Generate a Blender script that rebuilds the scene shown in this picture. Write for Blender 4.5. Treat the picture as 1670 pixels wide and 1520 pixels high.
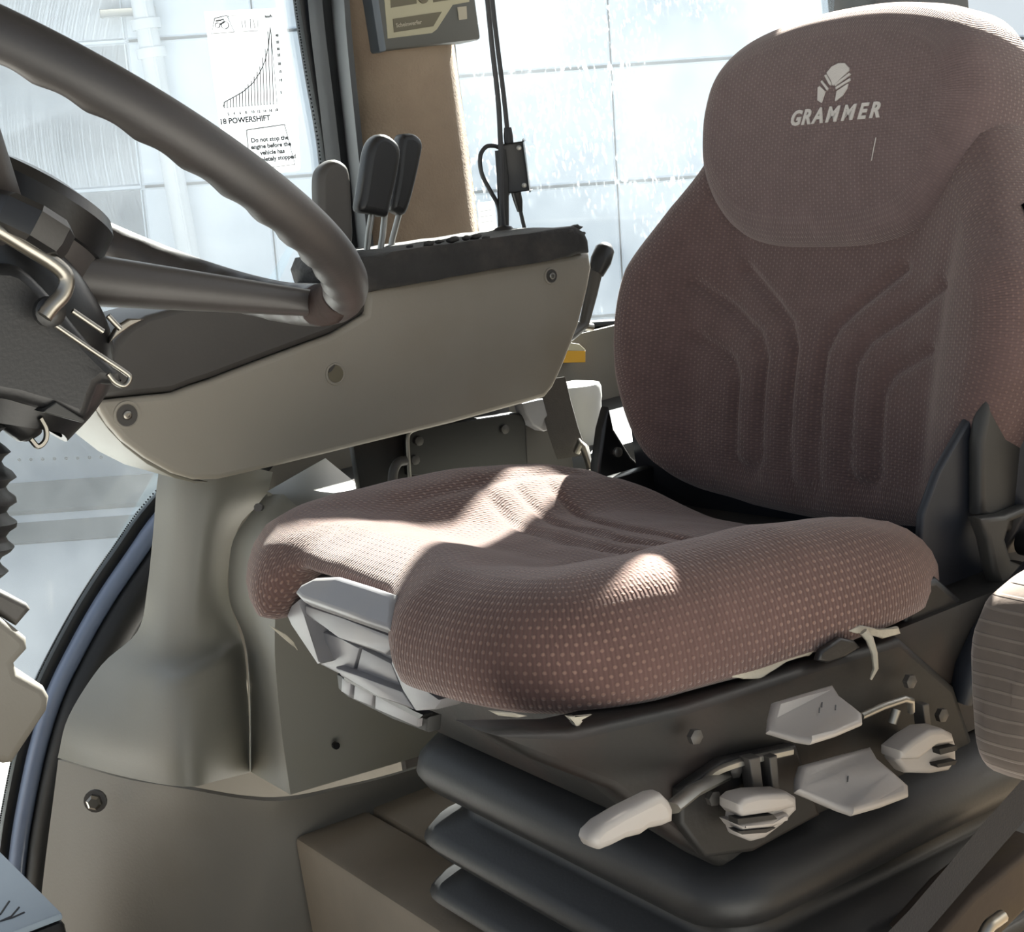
import bpy, bmesh, math, random
from math import sin, cos, radians, pi, sqrt, atan2, exp
from mathutils import Vector, Matrix, noise
from mathutils.geometry import tessellate_polygon
random.seed(7)
for o in list(bpy.data.objects):
    bpy.data.objects.remove(o)
S = bpy.context.scene
COL = S.collection
# x = towards the rear of the tractor, y = towards its right side (away from the open door), z = up; metres

# ------------------------------------------------------------------ camera
F, PSI, TH, RHO, CX, CY = 2700.0, radians(32), radians(12), radians(8.2), 835.0, 760.0
FW = Vector((cos(TH)*sin(PSI), cos(TH)*cos(PSI), -sin(TH)))
R0 = Vector((cos(PSI), -sin(PSI), 0)); U0 = R0.cross(FW)
RT = cos(RHO)*R0 - sin(RHO)*U0; UP = sin(RHO)*R0 + cos(RHO)*U0
CAM = Vector((-0.475, -1.036, 0.944))
cd = bpy.data.cameras.new('camera'); cam = bpy.data.objects.new('camera', cd); COL.objects.link(cam)
cd.sensor_fit = 'HORIZONTAL'; cd.sensor_width = 36; cd.lens = F/1670*36; cd.clip_start = 0.02; cd.clip_end = 200
m = Matrix.Identity(4)
for i in range(3):
    m[i][0] = RT[i]; m[i][1] = UP[i]; m[i][2] = -FW[i]; m[i][3] = CAM[i]
cam.matrix_world = m
S.camera = cam

# ------------------------------------------------------------------ light
SUN = Vector((1.0, 0.65, 0.80)).normalized()          # direction towards the sun
w = bpy.data.worlds.new('world'); S.world = w; w.use_nodes = True
nt = w.node_tree; bg = nt.nodes['Background']
sky = nt.nodes.new('ShaderNodeTexSky'); sky.sky_type = 'NISHITA'; sky.sun_disc = False
sky.sun_elevation = math.asin(SUN.z); sky.sun_rotation = atan2(SUN.x, SUN.y)
sky.air_density = 1.2; sky.dust_density = 2.0; sky.ozone_density = 1.0
hs0 = nt.nodes.new('ShaderNodeHueSaturation'); hs0.inputs['Saturation'].default_value = .45      # hazy sky
nt.links.new(sky.outputs[0], hs0.inputs['Color']); nt.links.new(hs0.outputs[0], bg.inputs[0]); bg.inputs[1].default_value = 0.66
sl = bpy.data.lights.new('sun', 'SUN'); sl.energy = 190; sl.angle = radians(0.53); sl.color = (1, .93, .82)
so = bpy.data.objects.new('sun', sl); COL.objects.link(so)
so.rotation_euler = (-SUN).to_track_quat('-Z', 'Y').to_euler(); so.location = (6, 6, 6)
vs = S.view_settings; vs.view_transform = 'Standard'; vs.look = 'None'; vs.exposure = -1.8; vs.gamma = 1.0
try: vs.use_curve_mapping = False
except Exception: pass

# ------------------------------------------------------------------ helpers
def ray(px, py): return FW + RT*((px-CX)/F) - UP*((py-CY)/F)
def at(px, py, y=None, x=None, z=None):
    d = ray(px, py)
    if x is not None: t = (x-CAM.x)/d.x
    elif z is not None: t = (z-CAM.z)/d.z
    else: t = (y-CAM.y)/d.y
    return CAM + d*t
def atp(px, py, p0, n):
    d = ray(px, py); return CAM + d*((p0-CAM).dot(n)/d.dot(n))
def lerp(a, b, t): return a+(b-a)*t
def sstep(a, b, x):
    t = min(1, max(0, (x-a)/(b-a))); return t*t*(3-2*t)
def interp(tab, x):
    if x <= tab[0][0]: return tab[0][1]
    for (a, b), (c, d) in zip(tab, tab[1:]):
        if x <= c: return b+(d-b)*(x-a)/(c-a)
    return tab[-1][1]
def spline(P, n=8, closed=False):
    P = [Vector(p) for p in P]; N = len(P); out = []
    segs = N if closed else N-1
    for i in range(segs):
        p1, p2 = P[i % N], P[(i+1) % N]
        p0 = P[(i-1) % N] if (closed or i > 0) else p1*2-p2
        p3 = P[(i+2) % N] if (closed or i+2 < N) else p2*2-p1
        for k in range(n):
            t = k/n
            out.append(0.5*((2*p1)+(p2-p0)*t+(2*p0-5*p1+4*p2-p3)*t*t+(3*p1-p0-3*p2+p3)*t**3))
    if not closed: out.append(P[-1])
    return out
WL = {}
def link(name, me, mat, parent=None, smooth=True):
    """mesh in world coordinates -> object with its own origin, under its parent"""
    if len(me.vertices):
        lo = [min(v.co[i] for v in me.vertices) for i in range(3)]; hi = [max(v.co[i] for v in me.vertices) for i in range(3)]
        c = Vector(((lo[0]+hi[0])/2, (lo[1]+hi[1])/2, lo[2]))
    else: c = Vector()
    me.transform(Matrix.Translation(-c))
    if mat: me.materials.append(mat)
    if smooth:
        for p in me.polygons: p.use_smooth = True
    o = bpy.data.objects.new(name, me); COL.objects.link(o)
    WL[o.name] = c
    if parent is not None:
        o.parent = parent; o.location = c-WL[parent.name]
    else: o.location = c
    return o
def empty(name, loc):
    o = bpy.data.objects.new(name, None); COL.objects.link(o); o.location = loc; o.empty_display_size = .02
    WL[o.name] = Vector(loc); return o
def tag(o, label, cat, group=None):
    o['label'] = label; o['category'] = cat
    if group: o['group'] = group
    return o
def struct(o, label=None, cat=None):
    o['kind'] = 'structure'
    if label: o['label'] = label
    if cat: o['category'] = cat
    return o
def fin(bm, name, mat, parent=None, smooth=True, ang=35):
    bmesh.ops.recalc_face_normals(bm, faces=bm.faces)
    me = bpy.data.meshes.new(name); bm.to_mesh(me); bm.free()
    o = link(name, me, mat, parent, smooth)
    if smooth and ang:
        try: me.set_sharp_from_angle(angle=radians(ang))
        except Exception: pass
    return o
def bm_box(bm, c, s, M=None, bev=0.0, seg=2):
    """box of size s centred at c, axes M (3x3)"""
    M = M or Matrix.Identity(3); c = Vector(c)
    r = bmesh.ops.create_cube(bm, size=1.0); vs_ = r['verts']
    for v in vs_: v.co = c + M @ Vector((v.co.x*s[0], v.co.y*s[1], v.co.z*s[2]))
    if bev:
        es = list({e for v in vs_ for e in v.link_edges})
        bmesh.ops.bevel(bm, geom=es, offset=bev, segments=seg, profile=0.5, affect='EDGES')
def box(name, c, s, mat, parent=None, M=None, bev=0.002, seg=2):
    bm = bmesh.new(); bm_box(bm, c, s, M, bev, seg); return fin(bm, name, mat, parent)
def box2(name, lo, hi, mat, parent=None, bev=0.002):
    return box(name, [(a+b)/2 for a, b in zip(lo, hi)], [abs(b-a) for a, b in zip(lo, hi)], mat, parent, None, bev)
def bm_prism(bm, pts, vec, bev=0.0, seg=2, cap_only=True):
    vec = Vector(vec); a = [bm.verts.new(p) for p in pts]; b = [bm.verts.new(Vector(p)+vec) for p in pts]; n = len(a)
    f1 = bm.faces.new(a); f2 = bm.faces.new(list(reversed(b)))
    side = [bm.faces.new((a[i], b[i], b[(i+1) % n], a[(i+1) % n])) for i in range(n)]
    if bev:
        es = list(f1.edges)
        if not cap_only: es += list(f2.edges)
        bmesh.ops.bevel(bm, geom=es, offset=bev, segments=seg, profile=0.5, affect='EDGES')
def prism(name, pts, vec, mat, parent=None, bev=0.002, seg=2, both=True, ang=35):
    bm = bmesh.new(); bm_prism(bm, [Vector(p) for p in pts], vec, bev, seg, not both)
    bmesh.ops.triangulate(bm, faces=[f for f in bm.faces if len(f.verts) > 4], ngon_method='EAR_CLIP')
    return fin(bm, name, mat, parent, ang=ang)
def pad(name, pts, vec, mat, parent=None, bev=.004, seg=3, both=True):
    """plate with a rounded edge: outline pts, thickness vec"""
    P = [Vector(q) for q in pts]; vec = Vector(vec); L = vec.length; d = vec/L; n = len(P)
    ctr = sum(P, Vector())/n; nn = Vector()
    for i in range(n): nn += (P[i]-ctr).cross(P[(i+1) % n]-ctr)
    nn.normalize(); inw = []
    for i in range(n):
        e1 = (P[i]-P[i-1]).normalized(); e2 = (P[(i+1) % n]-P[i]).normalized()
        n1 = nn.cross(e1); n2 = nn.cross(e2); b = n1+n2
        if b.length < 1e-4: b = n1
        b.normalize(); inw.append(b/max(.45, b.dot(n1)))
    prof = []
    for k in range(seg+1):
        a = pi/2*k/seg; prof.append((bev*(1-sin(a)), bev*(1-cos(a))))
    back = [(o, L-h) for o, h in reversed(prof)] if both else [(0, L)]
    bm = bmesh.new(); R = []
    for o, h in prof+back: R.append([bm.verts.new(P[i]+inw[i]*o+d*h) for i in range(n)])
    for a, b in zip(R, R[1:]):
        for i in range(n): bm.faces.new((a[i], b[i], b[(i+1) % n], a[(i+1) % n]))
    for ring in (R[0], R[-1]):
        for t in tessellate_polygon([[v.co for v in ring]]):
            try: bm.faces.new([ring[k] for k in t])
            except ValueError: pass
    o = fin(bm, name, mat, parent, ang=40)
    for q in o.data.polygons:
        if abs(q.normal.dot(nn)) > .999: q.use_smooth = False
    return o
def ppx(pts, y): return [at(a, b, y=y) for a, b in pts]
def bm_tube(bm, pts, rad, n=10, closed=False, cap=True, flat=1.0):
    pts = [Vector(p) for p in pts]; N = len(pts)
    rads = rad if isinstance(rad, (list, tuple)) else [rad]*N
    rings = []; up = None
    for i in range(N):
        if closed: t = pts[(i+1) % N]-pts[(i-1) % N]
        else: t = pts[min(i+1, N-1)]-pts[max(i-1, 0)]
        t.normalize()
        if up is None:
            up = Vector((0, 0, 1)) if abs(t.z) < .9 else Vector((1, 0, 0))
        u = (up-t*up.dot(t)).normalized(); v = t.cross(u); up = u
        rings.append([bm.verts.new(pts[i]+(u*cos(2*pi*k/n)*flat+v*sin(2*pi*k/n))*rads[i]) for k in range(n)])
    for i in range(N if closed else N-1):
        a, b = rings[i], rings[(i+1) % N]
        for k in range(n): bm.faces.new((a[k], a[(k+1) % n], b[(k+1) % n], b[k]))
    if cap and not closed:
        bm.faces.new(list(reversed(rings[0]))); bm.faces.new(rings[-1])
def tube(name, pts, rad, mat, parent=None, n=10, closed=False, flat=1.0):
    bm = bmesh.new(); bm_tube(bm, pts, rad, n, closed, True, flat); return fin(bm, name, mat, parent, ang=60)
def bm_lathe(bm, prof, c, ax, n=28, close=True):
    """profile [(radius, height)] around axis ax through c"""
    ax = Vector(ax).normalized(); c = Vector(c)
    u = ax.orthogonal().normalized(); v = ax.cross(u); rings = []
    for r, h in prof:
        rings.append([bm.verts.new(c+ax*h+(u*cos(2*pi*k/n)+v*sin(2*pi*k/n))*max(r, 1e-5)) for k in range(n)])
    for a, b in zip(rings, rings[1:]):
        for k in range(n): bm.faces.new((a[k], a[(k+1) % n], b[(k+1) % n], b[k]))
    if close:
        bm.faces.new(list(reversed(rings[0]))); bm.faces.new(rings[-1])
def lathe(name, prof, c, ax, mat, parent=None, n=28, ang=35):
    bm = bmesh.new(); bm_lathe(bm, prof, c, ax, n); return fin(bm, name, mat, parent, ang=ang)
def loft(name, rings, mat, parent=None, nu=6, nv=5, thick=0.004, closed=False, ang=None):
    """smooth skin through rings of control points, given a thickness"""
    R = [spline(r, nu, closed) for r in rings]
    cols = list(zip(*R)); G = [spline(c, nv) for c in cols]
    bm = bmesh.new(); V = [[bm.verts.new(p) for p in g] for g in G]; n = len(V)
    for i in range(n if closed else n-1):
        a, b = V[i], V[(i+1) % n]
        for k in range(len(a)-1): bm.faces.new((a[k], b[k], b[k+1], a[k+1]))
    bmesh.ops.recalc_face_normals(bm, faces=bm.faces)
    if thick:
        bmesh.ops.solidify(bm, geom=bm.faces[:], thickness=thick)
    return fin(bm, name, mat, parent, ang=ang)
def text(name, s, size, org, xd, yd, mat, parent, shear=0.0, off=0.0, ext=0.0004, align='LEFT', sx=1.0):
    cu = bpy.data.curves.new(name, 'FONT'); cu.body = s; cu.size = size; cu.shear = shear; cu.offset = off
    cu.extrude = ext; cu.align_x = align; cu.resolution_u = 3
    o = bpy.data.objects.new(name, cu); COL.objects.link(o)
    dg = bpy.context.evaluated_depsgraph_get(); me = bpy.data.meshes.new_from_object(o.evaluated_get(dg))
    bpy.data.objects.remove(o); bpy.data.curves.remove(cu)
    xd = Vector(xd).normalized(); yd = Vector(yd); yd = (yd-xd*yd.dot(xd)).normalized(); zd = xd.cross(yd)
    M = Matrix.Identity(4)
    for i in range(3): M[i][0] = xd[i]*sx; M[i][1] = yd[i]; M[i][2] = zd[i]; M[i][3] = org[i]
    me.transform(M); me.materials.clear()
    return link(name, me, mat, parent, False)

# ------------------------------------------------------------------ materials
def nd(nt, t, **k):
    n = nt.nodes.new(t)
    for a, b in k.items(): setattr(n, a, b)
    return n
def mth(nt, op, a, b=None):
    n = nd(nt, 'ShaderNodeMath', operation=op)
    for i, v in enumerate((a, b)):
        if v is None: continue
        if isinstance(v, (int, float)): n.inputs[i].default_value = v
        else: nt.links.new(v, n.inputs[i])
    return n.outputs[0]
def rgb(r, g, b):
    f = lambda c: (c/255/12.92) if c/255 <= .04045 else ((c/255+.055)/1.055)**2.4
    return (f(r), f(g), f(b), 1)
def mat(name, col, rough=.5, metal=0.0, var=.12, scale=30, bump=.0, bscale=400, stain=None, spec=.5, stain_amt=.5, stain_scale=9):
    M = bpy.data.materials.new(name); M.use_nodes = True; nt = M.node_tree; b = nt.nodes['Principled BSDF']
    b.inputs['Roughness'].default_value = rough; b.inputs['Metallic'].default_value = metal
    b.inputs['Specular IOR Level'].default_value = spec
    tc = nd(nt, 'ShaderNodeTexCoord'); nz = nd(nt, 'ShaderNodeTexNoise'); nz.inputs['Scale'].default_value = scale; nz.inputs['Detail'].default_value = 5
    nt.links.new(tc.outputs['Object'], nz.inputs['Vector'])
    mx = nd(nt, 'ShaderNodeMix', data_type='RGBA')
    mx.inputs[6].default_value = tuple(c*(1-var) for c in col[:3])+(1,); mx.inputs[7].default_value = tuple(min(1, c*(1+var)) for c in col[:3])+(1,)
    nt.links.new(nz.outputs[0], mx.inputs[0]); out = mx.outputs[2]
    if stain:
        n2 = nd(nt, 'ShaderNodeTexNoise'); n2.inputs['Scale'].default_value = stain_scale; n2.inputs['Detail'].default_value = 4
        nt.links.new(tc.outputs['Object'], n2.inputs['Vector'])
        mr = nd(nt, 'ShaderNodeMapRange'); mr.inputs[1].default_value = .48; mr.inputs[2].default_value = .72; mr.inputs[4].default_value = stain_amt
        nt.links.new(n2.outputs[0], mr.inputs[0])
        m2 = nd(nt, 'ShaderNodeMix', data_type='RGBA'); m2.inputs[7].default_value = stain
        nt.links.new(mr.outputs[0], m2.inputs[0]); nt.links.new(out, m2.inputs[6]); out = m2.outputs[2]
    nt.links.new(out, b.inputs['Base Color'])
    if bump:
        n3 = nd(nt, 'ShaderNodeTexNoise'); n3.inputs['Scale'].default_value = bscale; n3.inputs['Detail'].default_value = 3
        nt.links.new(tc.outputs['Object'], n3.inputs['Vector'])
        bp = nd(nt, 'ShaderNodeBump'); bp.inputs['Strength'].default_value = bump; bp.inputs['Distance'].default_value = .002
        nt.links.new(n3.outputs[0], bp.inputs['Height']); nt.links.new(bp.outputs[0], b.inputs['Normal'])
    return M
def fabric(name, base, dot, pitch=.0065, dotamt=.75):
    M = bpy.data.materials.new(name); M.use_nodes = True; nt = M.node_tree; b = nt.nodes['Principled BSDF']
    b.inputs['Roughness'].default_value = .95; b.inputs['Specular IOR Level'].default_value = .15
    b.inputs['Sheen Weight'].default_value = .35; b.inputs['Sheen Roughness'].default_value = .5
    b.inputs['Sheen Tint'].default_value = (1, .9, .85, 1)
    uv = nd(nt, 'ShaderNodeUVMap'); sp = nd(nt, 'ShaderNodeSeparateXYZ'); nt.links.new(uv.outputs[0], sp.inputs[0])
    v = mth(nt, 'DIVIDE', sp.outputs[1], pitch*.9); row = mth(nt, 'FLOOR', v)
    sh = mth(nt, 'MULTIPLY', mth(nt, 'MODULO', row, 2.0), .5)
    u = mth(nt, 'ADD', mth(nt, 'DIVIDE', sp.outputs[0], pitch), sh)
    fu = mth(nt, 'SUBTRACT', mth(nt, 'FRACT', u), .5); fv = mth(nt, 'SUBTRACT', mth(nt, 'FRACT', v), .5)
    d = mth(nt, 'SQRT', mth(nt, 'ADD', mth(nt, 'MULTIPLY', fu, fu), mth(nt, 'MULTIPLY', fv, fv)))
    mr = nd(nt, 'ShaderNodeMapRange', interpolation_type='SMOOTHSTEP'); mr.inputs[1].default_value = .30; mr.inputs[2].default_value = .14
    mr.inputs[3].default_value = 0; mr.inputs[4].default_value = 1; nt.links.new(d, mr.inputs[0])
    tc = nd(nt, 'ShaderNodeTexCoord')
    nz = nd(nt, 'ShaderNodeTexNoise'); nz.inputs['Scale'].default_value = 60; nz.inputs['Detail'].default_value = 6; nt.links.new(tc.outputs['Object'], nz.inputs['Vector'])
    big = nd(nt, 'ShaderNodeTexNoise'); big.inputs['Scale'].default_value = 7; big.inputs['Detail'].default_value = 3; nt.links.new(tc.outputs['Object'], big.inputs['Vector'])
    # fine vertical rib of the weave
    rib = mth(nt, 'ABSOLUTE', mth(nt, 'SUBTRACT', mth(nt, 'FRACT', mth(nt, 'DIVIDE', sp.outputs[0], pitch*.5)), .5))
    mx = nd(nt, 'ShaderNodeMix', data_type='RGBA'); mx.inputs[6].default_value = tuple(c*.72 for c in base[:3])+(1,); mx.inputs[7].default_value = tuple(c*1.3 for c in base[:3])+(1,)
    nt.links.new(mth(nt, 'ADD', mth(nt, 'MULTIPLY', nz.outputs[0], .75), mth(nt, 'MULTIPLY', rib, .5)), mx.inputs[0])
    wear = nd(nt, 'ShaderNodeMapRange'); wear.inputs[1].default_value = .35; wear.inputs[2].default_value = .65; wear.inputs[3].default_value = .35; wear.inputs[4].default_value = 1
    nt.links.new(big.outputs[0], wear.inputs[0])
    fac = mth(nt, 'MULTIPLY', mth(nt, 'MULTIPLY', mr.outputs[0], wear.outputs[0]), dotamt)
    m2 = nd(nt, 'ShaderNodeMix', data_type='RGBA'); m2.inputs[7].default_value = dot
    nt.links.new(fac, m2.inputs[0]); nt.links.new(mx.outputs[2], m2.inputs[6]); nt.links.new(m2.outputs[2], b.inputs['Base Color'])
    bp = nd(nt, 'ShaderNodeBump'); bp.inputs['Strength'].default_value = .5; bp.inputs['Distance'].default_value = .0012
    nt.links.new(mth(nt, 'ADD', mth(nt, 'ADD', mr.outputs[0], rib), mth(nt, 'MULTIPLY', nz.outputs[0], .8)), bp.inputs['Height'])
    nt.links.new(bp.outputs[0], b.inputs['Normal'])
    return M
def glass_mat(name, dust_lo, dust_hi, speck, sc=3.0):
    """clear pane with a film of dust and dried splashes on it"""
    M = bpy.data.materials.new(name); M.use_nodes = True; nt = M.node_tree; nt.nodes.remove(nt.nodes['Principled BSDF'])
    out = nt.nodes['Material Output']
    tr = nd(nt, 'ShaderNodeBsdfTransparent'); tr.inputs[0].default_value = (.93, .97, .99, 1)
    gl = nd(nt, 'ShaderNodeBsdfGlossy'); gl.inputs['Roughness'].default_value = .02
    fr0 = nd(nt, 'ShaderNodeLayerWeight'); fr0.inputs[0].default_value = .5
    a = nd(nt, 'ShaderNodeMixShader'); nt.links.new(mth(nt, 'ADD', mth(nt, 'MULTIPLY', mth(nt, 'POWER', fr0.outputs['Facing'], 4.0), .6), .03), a.inputs[0]); nt.links.new(tr.outputs[0], a.inputs[1]); nt.links.new(gl.outputs[0], a.inputs[2])
    tl = nd(nt, 'ShaderNodeBsdfTranslucent'); tl.inputs[0].default_value = (.82, .9, .98, 1)
    df = nd(nt, 'ShaderNodeBsdfDiffuse'); df.inputs[0].default_value = (.6, .64, .68, 1)
    dm = nd(nt, 'ShaderNodeMixShader'); dm.inputs[0].default_value = .35; nt.links.new(tl.outputs[0], dm.inputs[1]); nt.links.new(df.outputs[0], dm.inputs[2])
    tc = nd(nt, 'ShaderNodeTexCoord'); nz = nd(nt, 'ShaderNodeTexNoise'); nz.inputs['Scale'].default_value = sc; nz.inputs['Detail'].default_value = 6; nz.inputs['Roughness'].default_value = .6
    nt.links.new(tc.outputs['Object'], nz.inputs['Vector'])
    mr = nd(nt, 'ShaderNodeMapRange'); mr.inputs[1].default_value = .35; mr.inputs[2].default_value = .68; mr.inputs[3].default_value = dust_lo; mr.inputs[4].default_value = dust_hi
    nt.links.new(nz.outputs[0], mr.inputs[0]); fac = mr.outputs[0]
    if speck:
        mp = nd(nt, 'ShaderNodeMapping'); mp.inputs['Scale'].default_value = (1, 1, .45); mp.inputs['Rotation'].default_value = (0, .35, 0); nt.links.new(tc.outputs['Object'], mp.inputs[0])
        n2 = nd(nt, 'ShaderNodeTexNoise'); n2.inputs['Scale'].default_value = 170; n2.inputs['Detail'].default_value = 2; nt.links.new(mp.outputs[0], n2.inputs['Vector'])
        m2 = nd(nt, 'ShaderNodeMapRange'); m2.inputs[1].default_value = .60; m2.inputs[2].default_value = .70; m2.inputs[4].default_value = speck; nt.links.new(n2.outputs[0], m2.inputs[0])
        n3 = nd(nt, 'ShaderNodeTexNoise'); n3.inputs['Scale'].default_value = 4; nt.links.new(tc.outputs['Object'], n3.inputs['Vector'])
        m3 = nd(nt, 'ShaderNodeMapRange'); m3.inputs[1].default_value = .42; m3.inputs[2].default_value = .6; nt.links.new(n3.outputs[0], m3.inputs[0])
        fac = mth(nt, 'MINIMUM', mth(nt, 'ADD', fac, mth(nt, 'MULTIPLY', m2.outputs[0], m3.outputs[0])), .95)
    mx = nd(nt, 'ShaderNodeMixShader'); nt.links.new(fac, mx.inputs[0]); nt.links.new(a.outputs[0], mx.inputs[1]); nt.links.new(dm.outputs[0], mx.inputs[2])
    nt.links.new(mx.outputs[0], out.inputs[0])
    return M

m_fab = fabric('brown_dotted_fabric', rgb(88, 67, 63), rgb(150, 122, 108), .0062, .55)
m_fabh = fabric('brown_fabric_worn', rgb(93, 79, 79), rgb(128, 108, 102), .0048, .4)
m_fabk = fabric('brown_backrest_fabric', rgb(88, 72, 71), rgb(132, 108, 98), .0048, .45)
m_arm = fabric('grey_striped_fabric', rgb(80, 72, 66), rgb(140, 130, 120), .0045, .5)
m_beige = mat('beige_plastic', rgb(142, 136, 125), .55, var=.06, scale=8, bump=.06, stain=rgb(124, 112, 94), stain_amt=.4, stain_scale=7)
m_beige2 = mat('grey_beige_plastic', rgb(122, 120, 112), .48, var=.05, scale=6, bump=.05, stain=rgb(118, 112, 92), stain_amt=.45, stain_scale=6)
m_arch = mat('dusty_grey_plastic', rgb(114, 110, 102), .65, var=.08, scale=9, bump=.08, stain=rgb(92, 84, 70), stain_amt=.6, stain_scale=5)
m_dkgrey = mat('dark_grey_plastic', rgb(66, 63, 60), .5, var=.1, bump=.05)
m_rubber = mat('black_rubber', rgb(30, 30, 31), .42, var=.15, bump=.08)
m_bellow = mat('bellows_rubber', rgb(27, 28, 30), .5, var=.2, scale=12, bump=.06, stain=rgb(46, 45, 43), stain_amt=.45, stain_scale=6)
m_black = mat('black_plastic', rgb(19, 19, 20), .38, var=.2, bump=.04)
m_blackm = mat('black_steel_rusty', rgb(17, 16, 15), .6, metal=.0, var=.25, bump=.15, bscale=160, stain=rgb(42, 28, 22), stain_amt=.7, stain_scale=14)
m_wheel = mat('wheel_grip_plastic', rgb(44, 42, 42), .5, var=.15, bump=.06, stain=rgb(60, 52, 48), stain_amt=.4, stain_scale=10)
m_spoke = mat('wheel_spoke_plastic', rgb(60, 57, 56), .42, var=.1, bump=.05)
m_worn = mat('worn_brown_foam', rgb(74, 56, 50), .85, var=.3, scale=60, bump=.4, bscale=120)
m_chrome = mat('bright_steel', rgb(150, 146, 138), .34, metal=1.0, var=.15, scale=60)
m_steel = mat('grey_steel', rgb(150, 148, 142), .4, metal=.9, var=.2)
m_white = mat('white_knob_plastic', rgb(148, 143, 139), .45, var=.06, scale=14, bump=.05, stain=rgb(150, 138, 126), stain_amt=.5, stain_scale=24)
m_insert = mat('light_grey_plastic', rgb(132, 131, 134), .4, var=.05, bump=.03, stain=rgb(150, 142, 134), stain_amt=.4, stain_scale=18)
m_shell = mat('blue_grey_plastic', rgb(28, 32, 40), .5, var=.12, bump=.06)
m_shell2 = mat('grey_hinge_plastic', rgb(46, 46, 45), .55, var=.12, bump=.06)
m_foam = mat('torn_white_foam', rgb(168, 162, 148), .95, var=.2, scale=90, bump=.6, bscale=200)
m_foamblk = mat('torn_black_foam', rgb(46, 45, 44), .8, var=.35, scale=50, bump=.9, bscale=110, stain=rgb(92, 84, 78), stain_amt=.35, stain_scale=30)
m_pillar = mat('beige_felt', rgb(146, 128, 110), .95, var=.18, scale=25, bump=.5, bscale=300, stain=rgb(176, 158, 136), stain_amt=.6, stain_scale=8)
m_frame = mat('dark_window_frame', rgb(52, 54, 56), .5, var=.15, bump=.04)
m_seal = mat('black_seal', rgb(20, 22, 24), .45, var=.2)
m_sealblue = mat('glossy_grey_strip', rgb(120, 134, 160), .18, var=.1, scale=12)
m_boxblue = mat('blue_grey_case', rgb(104, 112, 120), .5, var=.05, bump=.03)
m_boxgrey = mat('grey_case', rgb(92, 92, 88), .5, var=.05, bump=.03)
m_label = mat('cream_label', rgb(178, 172, 146), .5, var=.04)
m_labeldk = mat('olive_label', rgb(104, 98, 80), .5, var=.04)
m_pale = mat('pale_lettering', rgb(176, 168, 150), .5, var=.02)
m_emb = mat('pale_embroidery', rgb(186, 182, 178), .85, var=.08, scale=200, bump=.3, bscale=900)
m_cable = mat('dark_cable', rgb(46, 46, 48), .5, var=.1)
m_yellow = mat('yellow_plastic', rgb(200, 150, 40), .5, var=.06)
m_drum = mat('white_grey_plastic', rgb(190, 190, 188), .45, var=.05)
m_strap = mat('grey_webbing', rgb(70, 66, 62), .9, var=.15, scale=150, bump=.4, bscale=700)
m_ink = mat('dark_print', rgb(70, 72, 76), .6, var=.05)
m_ink2 = mat('pale_print', rgb(150, 152, 158), .6, var=.05)
m_wall = mat('white_metal_sheet', rgb(196, 206, 217), .5, var=.05, scale=2, stain=rgb(186, 196, 208), stain_amt=.6, stain_scale=.6)
m_pipe = mat('galvanised_pipe', rgb(196, 202, 208), .5, var=.08, scale=4)
m_ground = mat('pale_concrete', rgb(176, 178, 178), .9, var=.08, scale=2, bump=.2, bscale=40)
m_kerb = mat('dark_asphalt_strip', rgb(78, 82, 80), .95, var=.15, scale=6)
m_boxlid = mat('pale_blue_lid', rgb(150, 164, 176), .45, var=.05)
m_floor = mat('platform_plastic', rgb(126, 114, 98), .7, var=.08, scale=9, bump=.08, stain=rgb(96, 86, 70), stain_amt=.5, stain_scale=6)
m_rust = mat('rusty_metal', rgb(46, 36, 28), .75, var=.3, scale=20, bump=.2, bscale=120, stain=rgb(70, 58, 28), stain_amt=.6, stain_scale=12)
m_roof = mat('roof_lining', rgb(92, 86, 78), .9, var=.08)
m_pgl1 = glass_mat('side_glass_clear', .022, .062, .0)
m_pgl2 = glass_mat('rear_glass_dusty', .02, .09, .5)
def paper_mat():
    M = bpy.data.materials.new('backlit_sticker_film'); M.use_nodes = True; nt = M.node_tree; nt.nodes.remove(nt.nodes['Principled BSDF'])
    a = nd(nt, 'ShaderNodeBsdfTranslucent'); a.inputs[0].default_value = (.9, .92, .93, 1)
    t = nd(nt, 'ShaderNodeBsdfTransparent'); x = nd(nt, 'ShaderNodeMixShader'); x.inputs[0].default_value = .13
    nt.links.new(t.outputs[0], x.inputs[1]); nt.links.new(a.outputs[0], x.inputs[2]); nt.links.new(x.outputs[0], nt.nodes['Material Output'].inputs[0]); return M
m_film = paper_mat()

m_strapdk = mat('blue_black_webbing', rgb(22, 24, 30), .8, var=.15, scale=150, bump=.3, bscale=700)
# ================================================================== outside: sheet-clad building and yard
FH = Vector((sin(PSI), cos(PSI), 0)); DL = radians(4.2)      # the tractor stands a few degrees off level
RW = cos(DL)*R0 - sin(DL)*Vector((0, 0, 1)); UW = sin(DL)*R0 + cos(DL)*Vector((0, 0, 1))
WP = CAM + FH*12.0
def wab(px, py):
    p = atp(px, py, WP, FH); return (p-WP).dot(RW), (p-WP).dot(UW)
def wpt(a, b, d=0.0): return WP + RW*a + UW*b - FH*d
b0 = wab(150, 781)[1]; a_mid = wab(640, 300)[0]
WM = Matrix((RW, -FH, UW)).transposed()
wall = empty('wall_outside', wpt(0, b0)); struct(wall, 'white sheet-metal building wall beyond the cab windows', 'wall')
pid = 0
def bay(a0, a1, joints, rows):
    js = [a0]+[j for j in joints if a0 < j < a1]+[a1]
    for lo, hi in zip(rows, rows[1:]):
        for l, r in zip(js, js[1:]):
            box('wall_panel', wpt((l+r)/2, (lo+hi)/2, .03), (r-l-.012, .06, hi-lo-.022), m_wall, wall, WM, .012, 1)
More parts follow.
